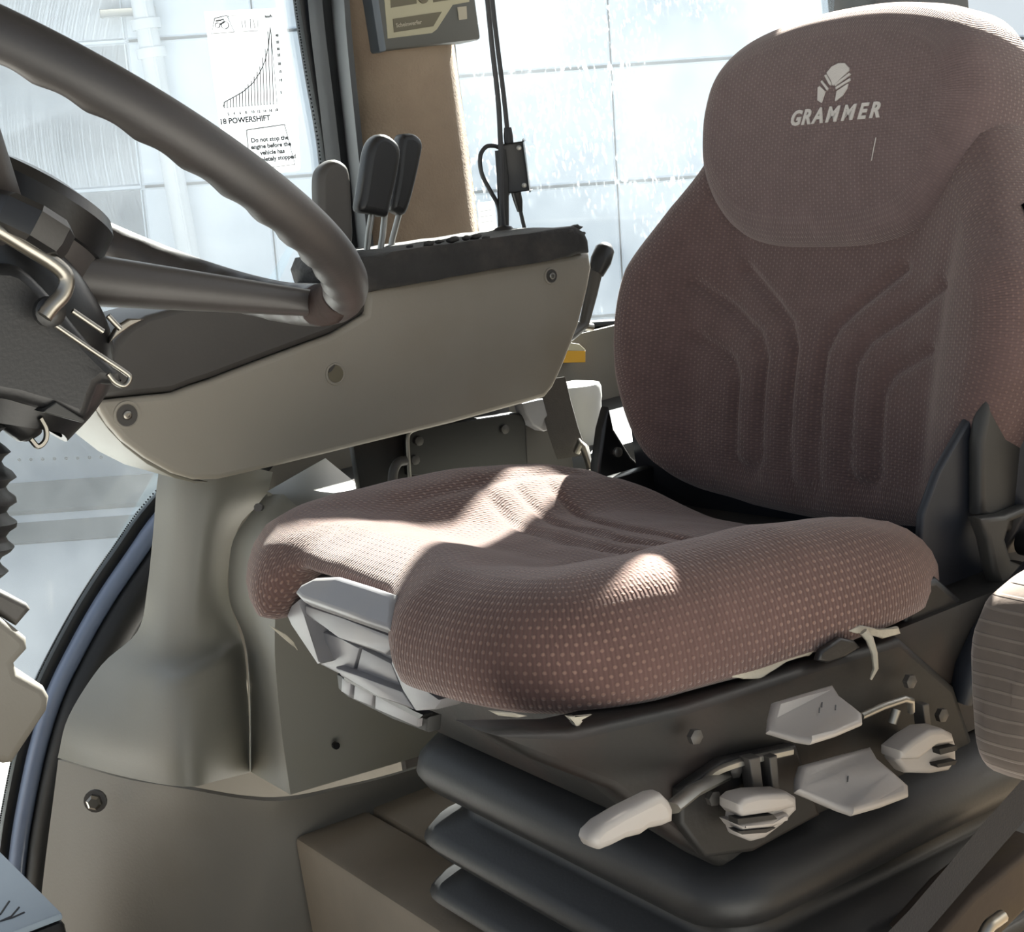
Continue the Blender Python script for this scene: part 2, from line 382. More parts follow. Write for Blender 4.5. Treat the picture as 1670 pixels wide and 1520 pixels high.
bl = [wab(180, 308)[1], wab(180, 70)[1]]; hl = bl[1]-bl[0]
rows_l = [b0, b0+(bl[0]-b0)*.5, bl[0], bl[1], bl[1]+hl]
br = [wab(1000, 297)[1], wab(1000, 108)[1]]; hr = br[1]-br[0]
rows_r = [b0, b0+(br[0]-b0)*.5, br[0], br[1], br[1]+hr]
jl = [wab(223, 200)[0], wab(223, 200)[0]-2.2, wab(223, 200)[0]-4.4, wab(430, 200)[0]]
bay(-6.5, a_mid, jl, rows_l)
bay(a_mid, 7.5, [wab(1000, 200)[0], wab(1000, 200)[0]+2.2, wab(1000, 200)[0]+4.4], rows_r)
box('wall_backing', wpt(.5, b0+2.0, -.06), (14, .06, 4.0), m_wall, wall, WM, 0)
bm = bmesh.new()
for k in range(11):
    a, b = wab(35+k*19, 747-k*.6); bm_lathe(bm, [(.012, 0), (.012, .006), (.006, .012)], wpt(a, b, .06), -FH, 8)
rv = fin(bm, 'rivet_row', m_kerb, wall)
# downpipe
pa, pb = wab(243, 20), wab(325, 470)
dp = empty('downpipe', wpt(pb[0], pb[1], .2)); tag(dp, 'pale round downpipe on the building wall outside, left of the chart sticker', 'pipe')
def al(t): return wpt(lerp(pa[0], pb[0], t), lerp(pa[1], pb[1], t), .2)
tube('pipe', [al(-.6), al(0), al(.5), al(1.0), al(1.9)], .075, m_pipe, dp, 16)
for t0 in (.03, .13):
    tube('collar', [al(t0), al(t0+.035)], .1, m_pipe, dp, 16)
tube('pipe_seam', [al(t)+(-FH*.07+RW*.03) for t in (-.6, 0, .5, 1.0, 1.9)], .012, m_pipe, dp, 6)
br_ = box('wall_bracket', al(.0)+FH*.06-RW*.12, (.36, .1, .05), m_steel, dp, WM, .005)
# ground
GP = wpt(0, b0); GN = UW
def gpt(px, py): return atp(px, py, GP, GN)
def gslab(name, d0, d1, h, mt, a0=-12, a1=12):
    c = wpt((a0+a1)/2, b0+h/2-.15, (d0+d1)/2); return box(name, c, (a1-a0, abs(d1-d0), .3+h), mt, None, WM, .0)
dk = [(gpt(150, q)-GP).dot(-FH) for q in (781, 832, 847, 880)]
struct(gslab('ground', -2, 40, 0, m_ground), 'pale concrete yard seen through the lower side window', 'ground')
struct(gslab('kerb_strip', .1, dk[1], .03, m_kerb), 'grey asphalt strip along the foot of the building', 'kerb')
struct(gslab('ground_band', dk[2], dk[3], .012, m_kerb), 'darker band across the concrete yard', 'ground')  # thin darker slab laid across the yard

# ================================================================== cab shell
GC = [(405, -950), (440, -550), (474, -160), (487, -10), (505, 110), (530, 265), (528, 400), (480, 530), (380, 680), (250, 815), (190, 897), (142, 968), (100, 1042), (62, 1120), (36, 1200), (16, 1290), (0, 1390), (-14, 1560)]
GS = [Vector((p.x, p.y)) for p in spline([(a, b, 0) for a, b in GC], 4)]
def offc(d):
    out = []
    for i, p in enumerate(GS):
        t = (GS[min(i+1, len(GS)-1)]-GS[max(i-1, 0)]).normalized(); out.append(p+Vector((-t.y, t.x))*-d)
    return out
def strip(name, d0, d1, y0, y1, mt, par):
    """moulded strip that follows the door glass, from px offset d0 to d1, depth y0..y1"""
    A, B = offc(d0), offc(d1)
    bm = bmesh.new(); rows = []
    for a, b in zip(A, B):
        P = at(a.x, a.y, y=y1); Q = at(b.x, b.y, y=y1); v = Q-P
        sec = [P, P+v*.02+Vector((0, y0-y1, 0))*.7, P+v*.25+Vector((0, y0-y1, 0)), P+v*.75+Vector((0, y0-y1, 0)), P+v*.98+Vector((0, y0-y1, 0))*.7, Q, Q+Vector((0, .012, 0)), P+Vector((0, .012, 0))]
        rows.append([bm.verts.new(s) for s in sec])
    n = 8
    for r, s in zip(rows, rows[1:]):
        for k in range(n): bm.faces.new((r[k], s[k], s[(k+1) % n], r[(k+1) % n]))
    bm.faces.new(rows[0]); bm.faces.new(list(reversed(rows[-1])))
    return fin(bm, name, mt, par, ang=50)
w1 = empty('window_1', at(200, 900, y=.75)); struct(w1, 'right-hand door glass with a rounded rear edge, beside the steering wheel', 'window')
gp = [at(p.x, p.y, y=.752) for p in offc(-2)]
gpoly = gp + [at(-420, 1560, y=.752), at(-420, -950, y=.752)]
prism('glass_pane', gpoly, (0, .004, 0), m_pgl1, w1, 0)
strip('frit_band', -3, 15, .744, .75, m_seal, w1)
strip('glossy_strip', 14, 40, .73, .746, m_sealblue, w1)
strip('rubber_seal', 38, 92, .715, .746, m_seal, w1)
# frit dots along the glass edge
bm = bmesh.new(); A = offc(-7)
for i in range(len(A)-1):
    for k in range(6):
        p = A[i].lerp(A[i+1], k/6); P = at(p.x, p.y, y=.7505); r = .0013
        v = [bm.verts.new(P+Vector((r*a, 0, r*b))) for a, b in ((-1, 0), (0, -1), (1, 0), (0, 1))]; bm.faces.new(v)
fd = fin(bm, 'frit_dots', m_seal, w1); fd['kind'] = 'stuff'
# upper door post between the two windows
strip_px = lambda pts, y: [at(a, b, y=y) for a, b in pts]
p1 = loft('trim_1', [[at(a-70, -950, y=yy) for a, yy in ((505, .73), (520, .715), (545, .71), (568, .73))],
                     [at(a, -170, y=yy) for a, yy in ((505, .73), (520, .715), (545, .71), (568, .6))],
                     [at(a, 0, y=yy) for a, yy in ((508, .73), (525, .715), (548, .71), (570, .6))],
                     [at(a, 200, y=yy) for a, yy in ((530, .73), (548, .715), (568, .71), (588, .6))],
                     [at(a, 480, y=yy) for a, yy in ((560, .73), (580, .715), (600, .71), (618, .6))]], m_frame, None, 4, 5, .006, ang=50)
struct(p1, 'dark grey metal door frame left of the felt-covered pillar', 'frame')
p2 = loft('trim_2', [[at(a-70, -950, y=yy) for a, yy in ((540, .73), (572, .705), (640, .695), (700, .705), (716, .74))],
                     [at(a, -170, y=yy) for a, yy in ((540, .73), (572, .705), (640, .695), (700, .705), (716, .74))],
                     [at(a, 0, y=yy) for a, yy in ((553, .73), (580, .705), (640, .695), (705, .705), (722, .74))],
                     [at(a, 130, y=yy) for a, yy in ((572, .73), (598, .705), (655, .695), (722, .705), (738, .74))],
                     [at(a, 260, y=yy) for a, yy in ((582, .73), (606, .705), (670, .695), (738, .705), (756, .74))],
                     [at(a, 480, y=yy) for a, yy in ((598, .73), (625, .705), (690, .695), (766, .705), (784, .74))]], m_pillar, None, 6, 6, .008, ang=50)
struct(p2, 'tan felt-covered cab pillar behind the levers', 'pillar')
w2 = empty('window_2', at(980, 530, y=.75)); struct(w2, 'dusty scratched rear side glass behind the seat', 'window')
q = [at(632, -950, y=.752), at(700, -160, y=.752), at(770, 470, y=.752), at(800, 545, y=.752), at(1330, 500, y=.752), at(1420, -950, y=.752)]
prism('glass_pane', q, (0, .004, 0), m_pgl2, w2, 0)
tube('glass_seal', [at(644, -950, y=.752), at(712, -160, y=.752), at(738, 105, y=.752), at(757, 250, y=.752), at(782, 470, y=.752), at(800, 540, y=.752), at(1000, 528, y=.752), at(1330, 495, y=.752)], .006, m_seal, w2, 8)
# rear post, roof and rear wall: the cab around the photograph
x2 = 1.24
struct(box2('trim_3', (x2+.065, .68, .72), (x2+.26, .78, 1.78), m_frame, None, .01), 'dark rear cab post behind the seat headrest', 'post')
struct(box2('trim_4', (x2+.1, -.74, .72), (x2+.2, -.66, 1.78), m_frame, None, .01), 'dark rear cab post on the door side', 'post')
struct(box2('ceiling', (-.9, -.76, 1.76), (x2+.1, .80, 1.82), m_roof, None, .02), 'cab roof lining', 'roof')
struct(box2('wall_rear', (x2, -.7, -.1), (x2+.04, .72, .74), m_arch, None, .01), 'low rear cab wall', 'wall')
hd = box2('trim_5', (.38, .70, 1.66), (x2+.05, .78, 1.78), m_frame, None, .01); struct(hd, 'upper side rail of the cab', 'rail')
# door side and front of the cab: rear quarter panel, its glass, and the dash bulkhead
struct(box2('wall_left', (.34, -.74, -.1), (x2, -.70, .74), m_arch, None, .01), 'grey quarter panel on the door side', 'wall')
struct(box2('trim_10', (.34, -.75, .74), (.42, -.69, 1.78), m_frame, None, .01), 'dark door post on the open side', 'post')
w3 = box2('window_3', (.42, -.722, .74), (x2+.1, -.718, 1.76), m_pgl2, None, 0); struct(w3, 'dusty rear quarter glass on the door side', 'window')
struct(box2('wall_front', (-.98, -.74, -.1), (-.93, .74, .72), m_dkgrey, None, .01), 'dark bulkhead below the windscreen', 'wall')
sblk = empty('shadow_blocker', (1.09, .82, 1.40)); tag(sblk, 'dark panel added outside the rear side window to shade the far side of the seat', 'shade panel')  # unseen panel and arm, added to throw the shadow on the far bolster
pad('blocker_panel', [Vector(v) for v in ((.87, .80, 1.30), (.94, .80, 1.395), (1.00, .80, 1.425), (1.06, .80, 1.462), (1.10, .80, 1.482), (1.175, .80, 1.51), (1.262, .80, 1.50), (1.25, .80, 1.40), (1.20, .80, 1.315))], (0, .04, 0), m_frame, sblk, .006)
tube('blocker_arm', [(1.20, .82, 1.40), (1.30, .78, 1.38), (1.36, .74, 1.36)], .015, m_frame, sblk, 10)
# right-hand lower wall and ledge
GW = [at(p.x, p.y, y=.735) for p in offc(80)]
zs_ = at(985, 535, y=.735).z
wr = [Vector((v.x, .735, v.z)) for v in GW if v.z < zs_]
wpoly = wr + [Vector((wr[-1].x, .735, -.1)), Vector((x2+.03, .735, -.1)), Vector((x2+.03, .735, zs_))]
struct(prism('wall_right', wpoly, (0, .03, 0), m_arch, None, 0), 'grey inner side wall below the windows', 'wall')
struct(box2('ledge', (.30, .478, .53), (x2, .734, .555), m_frame, None, .006), 'grey ledge behind the console', 'ledge')

# mouldings under the console
tr6 = loft('trim_6', [[at(*p[:2], y=p[2]) for p in r] for r in [
    [(262, 745, .52), (300, 750, .475), (350, 755, .455), (400, 760, .465), (445, 770, .49)],
    [(255, 800, .51), (295, 805, .470), (345, 808, .450), (390, 810, .460), (432, 812, .48)],
    [(250, 865, .51), (290, 868, .470), (330, 870, .450), (362, 868, .460), (388, 862, .48)],
    [(240, 960, .51), (280, 968, .470), (318, 972, .448), (348, 968, .455), (371, 955, .47)],
    [(224, 1030, .52), (262, 1055, .465), (305, 1066, .438), (352, 1050, .435), (389, 1028, .455)],
    [(165, 1085, .55), (225, 1108, .462), (292, 1112, .398), (360, 1086, .400), (400, 1070, .445)],
    [(112, 1168, .55), (200, 1198, .45), (292, 1206, .378), (362, 1186, .388), (406, 1170, .44)],
    [(94, 1236, .55), (200, 1266, .445), (300, 1283, .372), (360, 1272, .388), (407, 1260, .44)]]], m_beige2, None, 6, 5, .002, ang=60)
struct(tr6, 'beige pedestal moulding flaring out below the console', 'pedestal')
def skin(name, rows, mt, parent=None, nu=3, nv=4, thick=.005, ang=30):
    R = []
    for r in rows:
        o = []
        for a, b in zip(r, r[1:]): o += [a.lerp(b, k/nu) for k in range(nu)]
        R.append(o+[r[-1]])
    G = [spline(c, nv) for c in zip(*R)]
    bm = bmesh.new(); V = [[bm.verts.new(p) for p in g] for g in G]
    for a, b in zip(V, V[1:]):
        for k in range(len(a)-1): bm.faces.new((a[k], b[k], b[k+1], a[k+1]))
    bmesh.ops.recalc_face_normals(bm, faces=bm.faces)
    bmesh.ops.solidify(bm, geom=bm.faces[:], thickness=thick)
    return fin(bm, name, mt, parent, ang=ang)
def P3(*ps): return [at(a, b, y=c) for a, b, c in ps]
tr7 = skin('trim_7', [P3((434, 806, .46), (462, 806, .385), (492, 832, .35), (640, 800, .33)),
                      P3((398, 852, .452), (430, 850, .38), (468, 880, .325), (640, 860, .315)),
                      P3((377, 893, .452), (415, 900, .375), (452, 960, .31), (640, 960, .305)),
                      P3((374, 975, .452), (410, 985, .375), (448, 1050, .302), (660, 1030, .302)),
                      P3((398, 1040, .447), (424, 1062, .37), (452, 1120, .30), (700, 1080, .30)),
                      P3((406, 1110, .443), (432, 1140, .365), (460, 1200, .30), (722, 1140, .30)),
                      P3((408, 1258, .442), (440, 1277, .368), (474, 1296, .30), (726, 1221, .30))], m_beige2)
struct(tr7, 'beige boxed side panel between pedestal and seat', 'panel')
struct(prism('trim_8', P3((434, 800, .44), (530, 745, .56), (600, 802, .47), (497, 833, .36)), (.004, .006, -.012), m_beige2, None, .003), 'pale angled cap on top of the boxed side panel', 'panel')
struct(box2('trim_11', (.232, .303, .313), (.62, .313, .575), m_beige2, None, .002), 'beige inner wall continuing behind the seat', 'panel')
tr9 = loft('trim_9', [P3((95, 1239, .555), (200, 1269, .45), (300, 1286, .377), (400, 1303, .345), (474, 1305, .315), (560, 1285, .322), (650, 1262, .325), (800, 1215, .325)),
                      P3((86, 1310, .555), (192, 1335, .452), (300, 1350, .388), (400, 1352, .355), (476, 1340, .33), (560, 1325, .326), (650, 1302, .326), (800, 1260, .326)),
                      P3((72, 1420, .555), (182, 1450, .455), (292, 1470, .405), (385, 1465, .375), (465, 1410, .34), (560, 1390, .33), (660, 1370, .328), (800, 1330, .328)),
                      P3((55, 1580, .555), (170, 1610, .46), (280, 1630, .42), (370, 1630, .39), (450, 1560, .36), (560, 1500, .335), (680, 1450, .33), (800, 1410, .33))], m_arch, None, 5, 6, .005, ang=60)
struct(tr9, 'dusty grey-brown wheel-arch panel at lower left', 'panel')
cp = at(160, 1301, y=.455)
bo = empty('bolt', cp); tag(bo, 'bright steel bolt in the dusty wheel-arch panel', 'bolt')
nb = Vector((-.55, -.82, .1)).normalized()
lathe('washer', [(.011, 0), (.011, .003), (.006, .004)], cp-nb*-.008, nb, m_dkgrey, bo, 16)
lathe('bolt_head', [(.0075, .003), (.0075, .008), (.005, .010)], cp-nb*-.008, nb, m_chrome, bo, 6)
cp = at(546, 1215, y=.2955); c2 = lathe('panel_plug', [(.0035, 0), (.0035, .004)], cp, (0, -1, 0), m_black, None, 10); tag(c2, 'small black plug in the boxed side panel', 'plug')
cp = at(424, 827, y=.37); c2 = lathe('panel_screw', [(.004, 0), (.004, .012)], cp, (-.5, -.8, .2), m_dkgrey, None, 10); tag(c2, 'small dark screw near the top of the boxed panel', 'screw')

# floor: seat platform in two slabs and the foot floor
xs = at(628, 1335, z=.312).x
fl = box2('floor', (-1.2, -.72, -.12), (.1, .72, -.02), m_floor, None, .004); struct(fl, 'cab foot floor', 'floor')
f1 = box2('floor_platform', (.082, -.7, -.02), (xs, .335, .312), m_floor, None, .007); struct(f1, 'beige raised seat platform, front slab', 'platform')
f2 = box2('floor_platform', (xs+.003, -.7, -.02), (x2, .335, .313), m_floor, None, .003); struct(f2, 'beige raised seat platform under the seat', 'platform')
# ================================================================== operator seat
def ring_body(name, O, prof, place, cen, mt, parent, steps=24, uvp=None):
    N = len(O); cen = Vector(cen); ctr = sum(O, Vector((0, 0)))/N
    nrm = []
    for i in range(N):
        t = (O[(i+1) % N]-O[i-1]).normalized(); n = Vector((-t.y, t.x))
        if n.dot(cen-O[i]) < 0: n = -n
        nrm.append(n)
    al = [0]
    for i in range(N): al.append(al[-1]+(O[(i+1) % N]-O[i]).length)
    bm = bmesh.new(); uvl = bm.loops.layers.uv.new('UVMap'); rings = []; plan = []
    for d, t in prof:
        pts = [O[i]+nrm[i]*d for i in range(N)]; plan.append(pts)
        rings.append([bm.verts.new(place(p, t)) for p in pts])
    base = plan[-1]; no = len(prof)
    for k in range(1, steps):
        s = 1-k/steps; pts = [cen+(p-cen)*s for p in base]; plan.append(pts)
        rings.append([bm.verts.new(place(p, 0.0)) for p in pts])
    cv = bm.verts.new(place(cen, 0.0))
    dist = [0]
    for a, b in zip(rings, rings[1:]): dist.append(dist[-1]+(a[0].co-b[0].co).length)
    for r in range(len(rings)-1):
        a, b = rings[r], rings[r+1]
        for i in range(N):
            j = (i+1) % N; f = bm.faces.new((a[i], a[j], b[j], b[i]))
            if r < no-1:
                dv = [(al[i], r), (al[i+1], r), (al[i+1], r+1), (al[i], r+1)]
                for l, (u, q) in zip(f.loops, dv): l[uvl].uv = (u, dist_prof(rings, q, i))
            else:
                for l, p in zip(f.loops, (plan[r][i], plan[r][j], plan[r+1][j], plan[r+1][i])): l[uvl].uv = (p.y, p.x)
    for i in range(N):
        f = bm.faces.new((rings[-1][i], rings[-1][(i+1) % N], cv))
        for l, p in zip(f.loops, (plan[-1][i], plan[-1][(i+1) % N], cen)): l[uvl].uv = (p.y, p.x)
    bm.faces.new(list(reversed(rings[0])))
    return fin(bm, name, mt, parent, ang=None)
def dist_prof(rings, q, i):
    s = 0
    for r in range(q): s += (rings[r][i].co-rings[r+1][i].co).length
    return s
seat = empty('operator_seat', (.30, -.05, .313)); tag(seat, 'brown cloth suspension tractor seat on black rubber bellows', 'seat')

# ---- cushion
CR = [(0, .644), (.05, .653), (.12, .654), (.24, .647), (.31, .635), (.37, .618), (.42, .603), (.47, .592)]
BT = [(-.02, .580), (.03, .577), (.15, .571), (.3, .563), (.5, .555)]
YC = -.01
def Tz(x, y):
    yy = y-YC; z = interp(CR, x)
    z -= .030*(1-sstep(.07, .19, abs(yy)))*(.08+.92*sstep(.05, .16, x))
    for x0 in (.205, .235, .268):
        z -= .0045*exp(-((x-x0-1.1*yy*yy)/.0055)**2)*(1-sstep(.12, .17, abs(yy)))
    # welt between thigh pad and bolsters
    z -= .004*exp(-((abs(yy)-.155-.1*(x-.2))/.008)**2)*sstep(.12, .2, x)
    return z
def notch(y): return 1-sstep(.062, .122, abs(y-.025))
def cush(p, t):
    x, y = p; z = Tz(x, y); zb = interp(BT, x)
    nf = notch(y)*(1-sstep(.12, .16, x))
    zb = lerp(zb, z-.017, nf); xx = x+nf*t*.006+.026*notch(y)*(1-sstep(0, .2, x))
    wr = .0012*noise.noise(Vector((x*30, y*30, t*3)))
    return Vector((xx, y, lerp(z, zb, t)+wr))
O = []
for k in range(220):
    a = 2*pi*k/220; c, s = cos(a), sin(a); e = 4.2 if c < 0 else 3.0
    r = (abs(c/(.232 if c < 0 else .20))**e+abs(s/.252)**e)**(-1/e)
    x, y = .232+r*c, YC+r*s
    O.append(Vector((x, y)))
cu = ring_body('seat_cushion', O, [(.04, 1.0), (.014, .985), (.003, .9), (0, .74), (0, .56), (.003, .4), (.009, .24), (.019, .11), (.032, .035), (.05, 0)], cush, (.25, YC), m_fab, seat, 30)

# ---- backrest
RB = radians(15); BA = Vector((sin(RB), 0, cos(RB))); BN = Vector((-cos(RB), 0, sin(RB))); BP = Vector((.455, 0, .58))
def bpt(y, w, o): return BP+BA*w+BN*o+Vector((0, y, 0))
GR = []
for s in (1, -1):
    GR += [[(s*.018, .022), (s*.018, .135), (s*.028, .156), (s*.050, .174), (s*.095, .205)],
           [(s*.054, .036), (s*.054, .125), (s*.066, .146), (s*.112, .172), (s*.15, .19)],
           [(s*.088, .036), (s*.088, .105), (s*.098, .122), (s*.14, .140)],
           [(s*.054, .036), (s*.062, .027), (s*.080, .027), (s*.088, .036)]]
GR.append([(.018, .022), (.011, .014), (-.011, .014), (-.018, .022)])
SEG = [(Vector(a), Vector(b)) for g in GR for a, b in zip(g, g[1:])]
def gdist(p):
    m_ = 9
    for a, b in SEG:
        ab = b-a; t = max(0, min(1, (p-a).dot(ab)/ab.length_squared)); d = (p-a-ab*t).length
        if d < m_: m_ = d
    return m_
WG = [(-.02, .030), (.02, .042), (.10, .050), (.20, .048), (.26, .034), (.33, .008), (.45, 0)]
def Hb(y, w):
    h = interp(WG, w)*sstep(.09, .225, abs(y))
    h += .010*exp(-((w-.10)/.09)**2)*(1-sstep(.08, .16, abs(y)))
    p = Vector((y, w)); d = gdist(p)
    if d < .02: h -= .0065*exp(-(d/.0052)**2)
    h -= .010*exp(-((abs(y)-.135-.02*(w/.2))/.014)**2)*sstep(.0, .05, w)*(1-sstep(.2, .26, w))*.4
    return h
def backp(p, t):
    y, w = p; return bpt(y, w, lerp(Hb(y, w), -.055, t))
HO = [(-.010, 0), (-.009, .07), (-.004, .13), (.008, .175), (.03, .203), (.07, .226), (.12, .243), (.165, .246), (.205, .236), (.25, .207), (.29, .181), (.32, .162), (.345, .13), (.355, .06), (.357, 0)]
def sym(H, n):
    r = [(y, w, 0) for w, y in H]; l = [(-y, w, 0) for w, y in reversed(H[1:-1])]
    return [Vector((p.x, p.y)) for p in spline(r+l, n, True)]
PB = [(.03, 1), (.006, .97), (0, .8), (0, .5), (.003, .28), (.010, .11), (.022, .03), (.036, 0)]
bk = ring_body('backrest_cushion', sym(HO, 8), PB, backp, (0, .165), m_fabk, seat, 42)
HH = [(.218, 0), (.220, .06), (.231, .105), (.255, .136), (.288, .156), (.32, .164), (.352, .163), (.388, .148), (.411, .115), (.423, .06), (.426, 0)]
def headp(p, t):
    y, w = p
    h = .012+.010*sstep(.22, .30, w)+.006*(1-(y/.17)**2)-.014*sstep(.36, .43, w)
    return bpt(y, w, lerp(h, -.062, t))
hr = ring_body('headrest', sym(HH, 8), [(.03, 1), (.006, .97), (0, .8), (0, .45), (.002, .28), (.008, .1), (.018, .025), (.03, 0)], headp, (0, .325), m_fabh, seat, 24)
# embroidered emblem and lettering
def hs(y, w, o=.0004): return headp((y, w), 0)+BN*o
def patch(pts, name='emblem_piece'):
    """small embroidered shape lying on the headrest; (y, w) outline"""
    bm = bmesh.new(); bm_prism(bm, [hs(y, w, -.001) for y, w in pts], BN*.0022, 0)
    return fin(bm, name, m_emb, hr, False)
EC = (-.022, .3385)
def ew(pts): return [(EC[0]-(u-.5)*.040, EC[1]+v*.031) for u, v in pts]
patch(ew([(.30, .78), (.42, .93), (.60, 1.0), (.78, .98), (.92, .84), (.93, .76), (.62, .50), (.52, .42), (.50, .44), (.46, .55)]))
patch(ew([(.24, .72), (.30, .74), (.46, .50), (.45, .43), (.40, .47)])); patch(ew([(.15, .56), (.18, .60), (.38, .38), (.36, .31)]))
patch(ew([(.95, .70), (.99, .66), (.58, .40), (.57, .46)])); patch(ew([(.98, .56), (.99, .50), (.61, .31), (.60, .37)]))
patch(ew([(.08, .42), (.13, .45), (.30, .30), (.27, .18), (.22, 0), (.10, .08)])); patch(ew([(.94, .42), (.90, .40), (.64, .26), (.62, .0), (.80, .12), (.92, .30)]))
for ch, u in zip('GRAMMER', (0, .138, .268, .415, .59, .765, .888)):
    y0 = .026-u*.103
    text('letter', ch, .0170, hs(y0, .3225, .0003), hs(y0-.01, .3225)-hs(y0, .3225), BA, m_emb, hr, .28, .0006, .0006, sx=1.02)
tube('loose_thread', [hs(-.0755, .306, .0008), hs(-.0745, .297, .0012), hs(-.0725, .288, .0008)], .0004, m_emb, hr, 5)
# ---- light grey plastic front insert
IP = Vector((.036, 0, .650)); INn = Vector((-.99, 0, .10)).normalized(); INu = Vector((-.72, 0, .69)).normalized()
def ipx(pts, rec=0.0): return [atp(a, b, IP-INn*rec, INn) for a, b in pts]
ins = pad('front_insert', ipx([(478, 962), (512, 941), (551, 940), (641, 969), (642, 1050), (652, 1090), (677, 1121), (712, 1150), (677, 1158), (560, 1104), (517, 1082), (470, 1010)], .016), -INn*.02, m_insert, seat, .002)
pad('upper_bar', [atp(a, b, IP+INu*.002, INu) for a, b in [(479, 966), (491, 951), (513, 940), (551, 938), (600, 953), (641, 967), (640, 1000), (633, 1027), (560, 1002), (489, 977)]], -INu*.016, m_insert, ins, .004, 3)
prism('lower_bar', ipx([(496, 987), (560, 1009), (633, 1036), (645, 1050), (628, 1070), (553, 1040), (496, 1004)], .001), -INn*.02, m_insert, ins, .003)
prism('side_rim', ipx([(487, 977), (474, 988), (467, 1004), (474, 1020), (517, 1084), (523, 1082), (509, 1052), (496, 1005)], -.001), -INn*.022, m_insert, ins, .002)
prism('side_rim', ipx([(641, 995), (640, 1050), (637, 1082), (656, 1127), (677, 1160), (708, 1158), (722, 1140), (679, 1120), (654, 1090), (645, 1050)], -.001), -INn*.022, m_insert, ins, .002)
prism('tray_panel', ipx([(515, 1026), (556, 1042), (586, 1056), (576, 1092), (547, 1090), (523, 1080), (510, 1056)], .011), -INn*.012, m_insert, ins, .001)
prism('tray_panel', ipx([(590, 1058), (637, 1082), (655, 1125), (586, 1099), (581, 1094)], .011), -INn*.012, m_insert, ins, .001)
prism('lower_lip', ipx([(545, 1088), (586, 1103), (655, 1128), (675, 1159), (618, 1136), (556, 1104)], .003), -INn*.015, m_insert, ins, .002)
clip = prism('clip_rail', ipx([(548, 1099), (566, 1108), (677, 1164), (698, 1170), (696, 1195), (640, 1172), (566, 1137), (551, 1124)], .010), -INn*.012, m_shell2, ins, .002)
prism('clip', ipx([(557, 1106), (572, 1112), (570, 1136), (556, 1128)], .006), -INn*.006, m_insert, clip, .001)
prism('clip', ipx([(578, 1116), (608, 1131), (606, 1152), (576, 1140)], .006), -INn*.006, m_insert, clip, .001)
prism('clip', ipx([(612, 1133), (682, 1167), (680, 1186), (611, 1156)], .006), -INn*.006, m_insert, clip, .001)
prism('clip_slot', ipx([(560, 1103), (580, 1108), (640, 1140), (676, 1160), (690, 1166), (684, 1172), (610, 1134), (562, 1110)], .004), -INn*.008, m_black, clip, .0)
# ---- pan, frame, bellows
def rrect(cx, cy, a, b, z, r, n=6):
    out = []
    for sx, sy, a0 in ((1, 1, 0), (-1, 1, 90), (-1, -1, 180), (1, -1, 270)):
        for k in range(n+1):
            t = radians(a0+90*k/n); out.append(Vector((cx+sx*(a-r)+r*cos(t), cy+sy*(b-r)+r*sin(t), z)))
    return out
def stack(name, rings, mt, parent, ang=50):
    bm = bmesh.new(); V = [[bm.verts.new(p) for p in r] for r in rings]; n = len(V[0])
    for a, b in zip(V, V[1:]):
        for k in range(n): bm.faces.new((a[k], a[(k+1) % n], b[(k+1) % n], b[k]))
    bm.faces.new(list(reversed(V[0]))); bm.faces.new(V[-1])
    return fin(bm, name, mt, parent, ang=ang)
pan = []
for dz, ins_ in ((0, .03), (.012, .018), (.03, .016)):
    pan.append([Vector((max(.075, lerp(p.x, .235, ins_/.235)+.008), lerp(p.y, YC, ins_/.25), interp(BT, p.x)-.026+dz)) for p in O])
stack('seat_pan', pan, m_blackm, seat)
fr = stack('suspension_frame', [rrect(.29, -.075, .165, .165, .462, .03), rrect(.29, -.075, .175, .18, .47, .03), rrect(.285, -.06, .185, .19, .50, .03), rrect(.285, -.04, .19, .215, .545, .03), rrect(.285, -.04, .185, .21, .562, .03)], m_blackm, seat)
br_ = []
for z, d in ((.4665, .03), (.458, .012), (.448, .003), (.436, 0), (.424, .006), (.412, .028), (.404, .034), (.396, .028), (.388, .006), (.378, -.002), (.368, .004), (.358, .028), (.351, .034), (.344, .026), (.337, .004), (.329, -.004), (.320, .004), (.3135, .02)):
    br_.append(rrect(.285, -.085, .19-d, .205-d, z, .045-d*.3))
stack('suspension_bellows', list(reversed(br_)), m_bellow, seat, None)
# black side plate carrying the levers
def slab(name, pts, y0, y1, mt, parent, bev=.003): return pad(name, ppx(pts, y0), (0, y1-y0, 0), mt, parent, bev) if bev else prism(name, ppx(pts, y0), (0, y1-y0, 0), mt, parent, 0)
sp = slab('side_plate', [(790, 1195), (935, 1192), (1120, 1150), (1330, 1082), (1470, 1040), (1560, 1120), (1600, 1240), (1600, 1300), (1400, 1360), (1180, 1420), (1100, 1370), (1000, 1290), (870, 1240)], -.262, -.225, m_blackm, seat, .006)
slab('mechanism_plate', [(1110, 1290), (1180, 1240), (1300, 1215), (1340, 1330), (1230, 1390), (1150, 1400), (1110, 1345)], -.272, -.262, m_blackm, sp, .003)
tube('release_rod', [at(1405, 1168, y=-.30), at(1440, 1152, y=-.30), at(1475, 1140, y=-.30), at(1486, 1143, y=-.30), at(1486, 1160, y=-.295)], .0025, m_steel, sp, 8)
tube('rod_stub', [at(1462, 1157, y=-.285), at(1455, 1180, y=-.285)], .003, m_steel, sp, 8)
for pts_ in ([(1222, 1238), (1240, 1234), (1246, 1290), (1230, 1296)], [(1255, 1236), (1268, 1232), (1272, 1286), (1260, 1290)], [(1505, 1150), (1516, 1148), (1520, 1192), (1510, 1196)]):
    slab('link_bar', pts_, -.284, -.274, m_dkgrey, sp, .001)
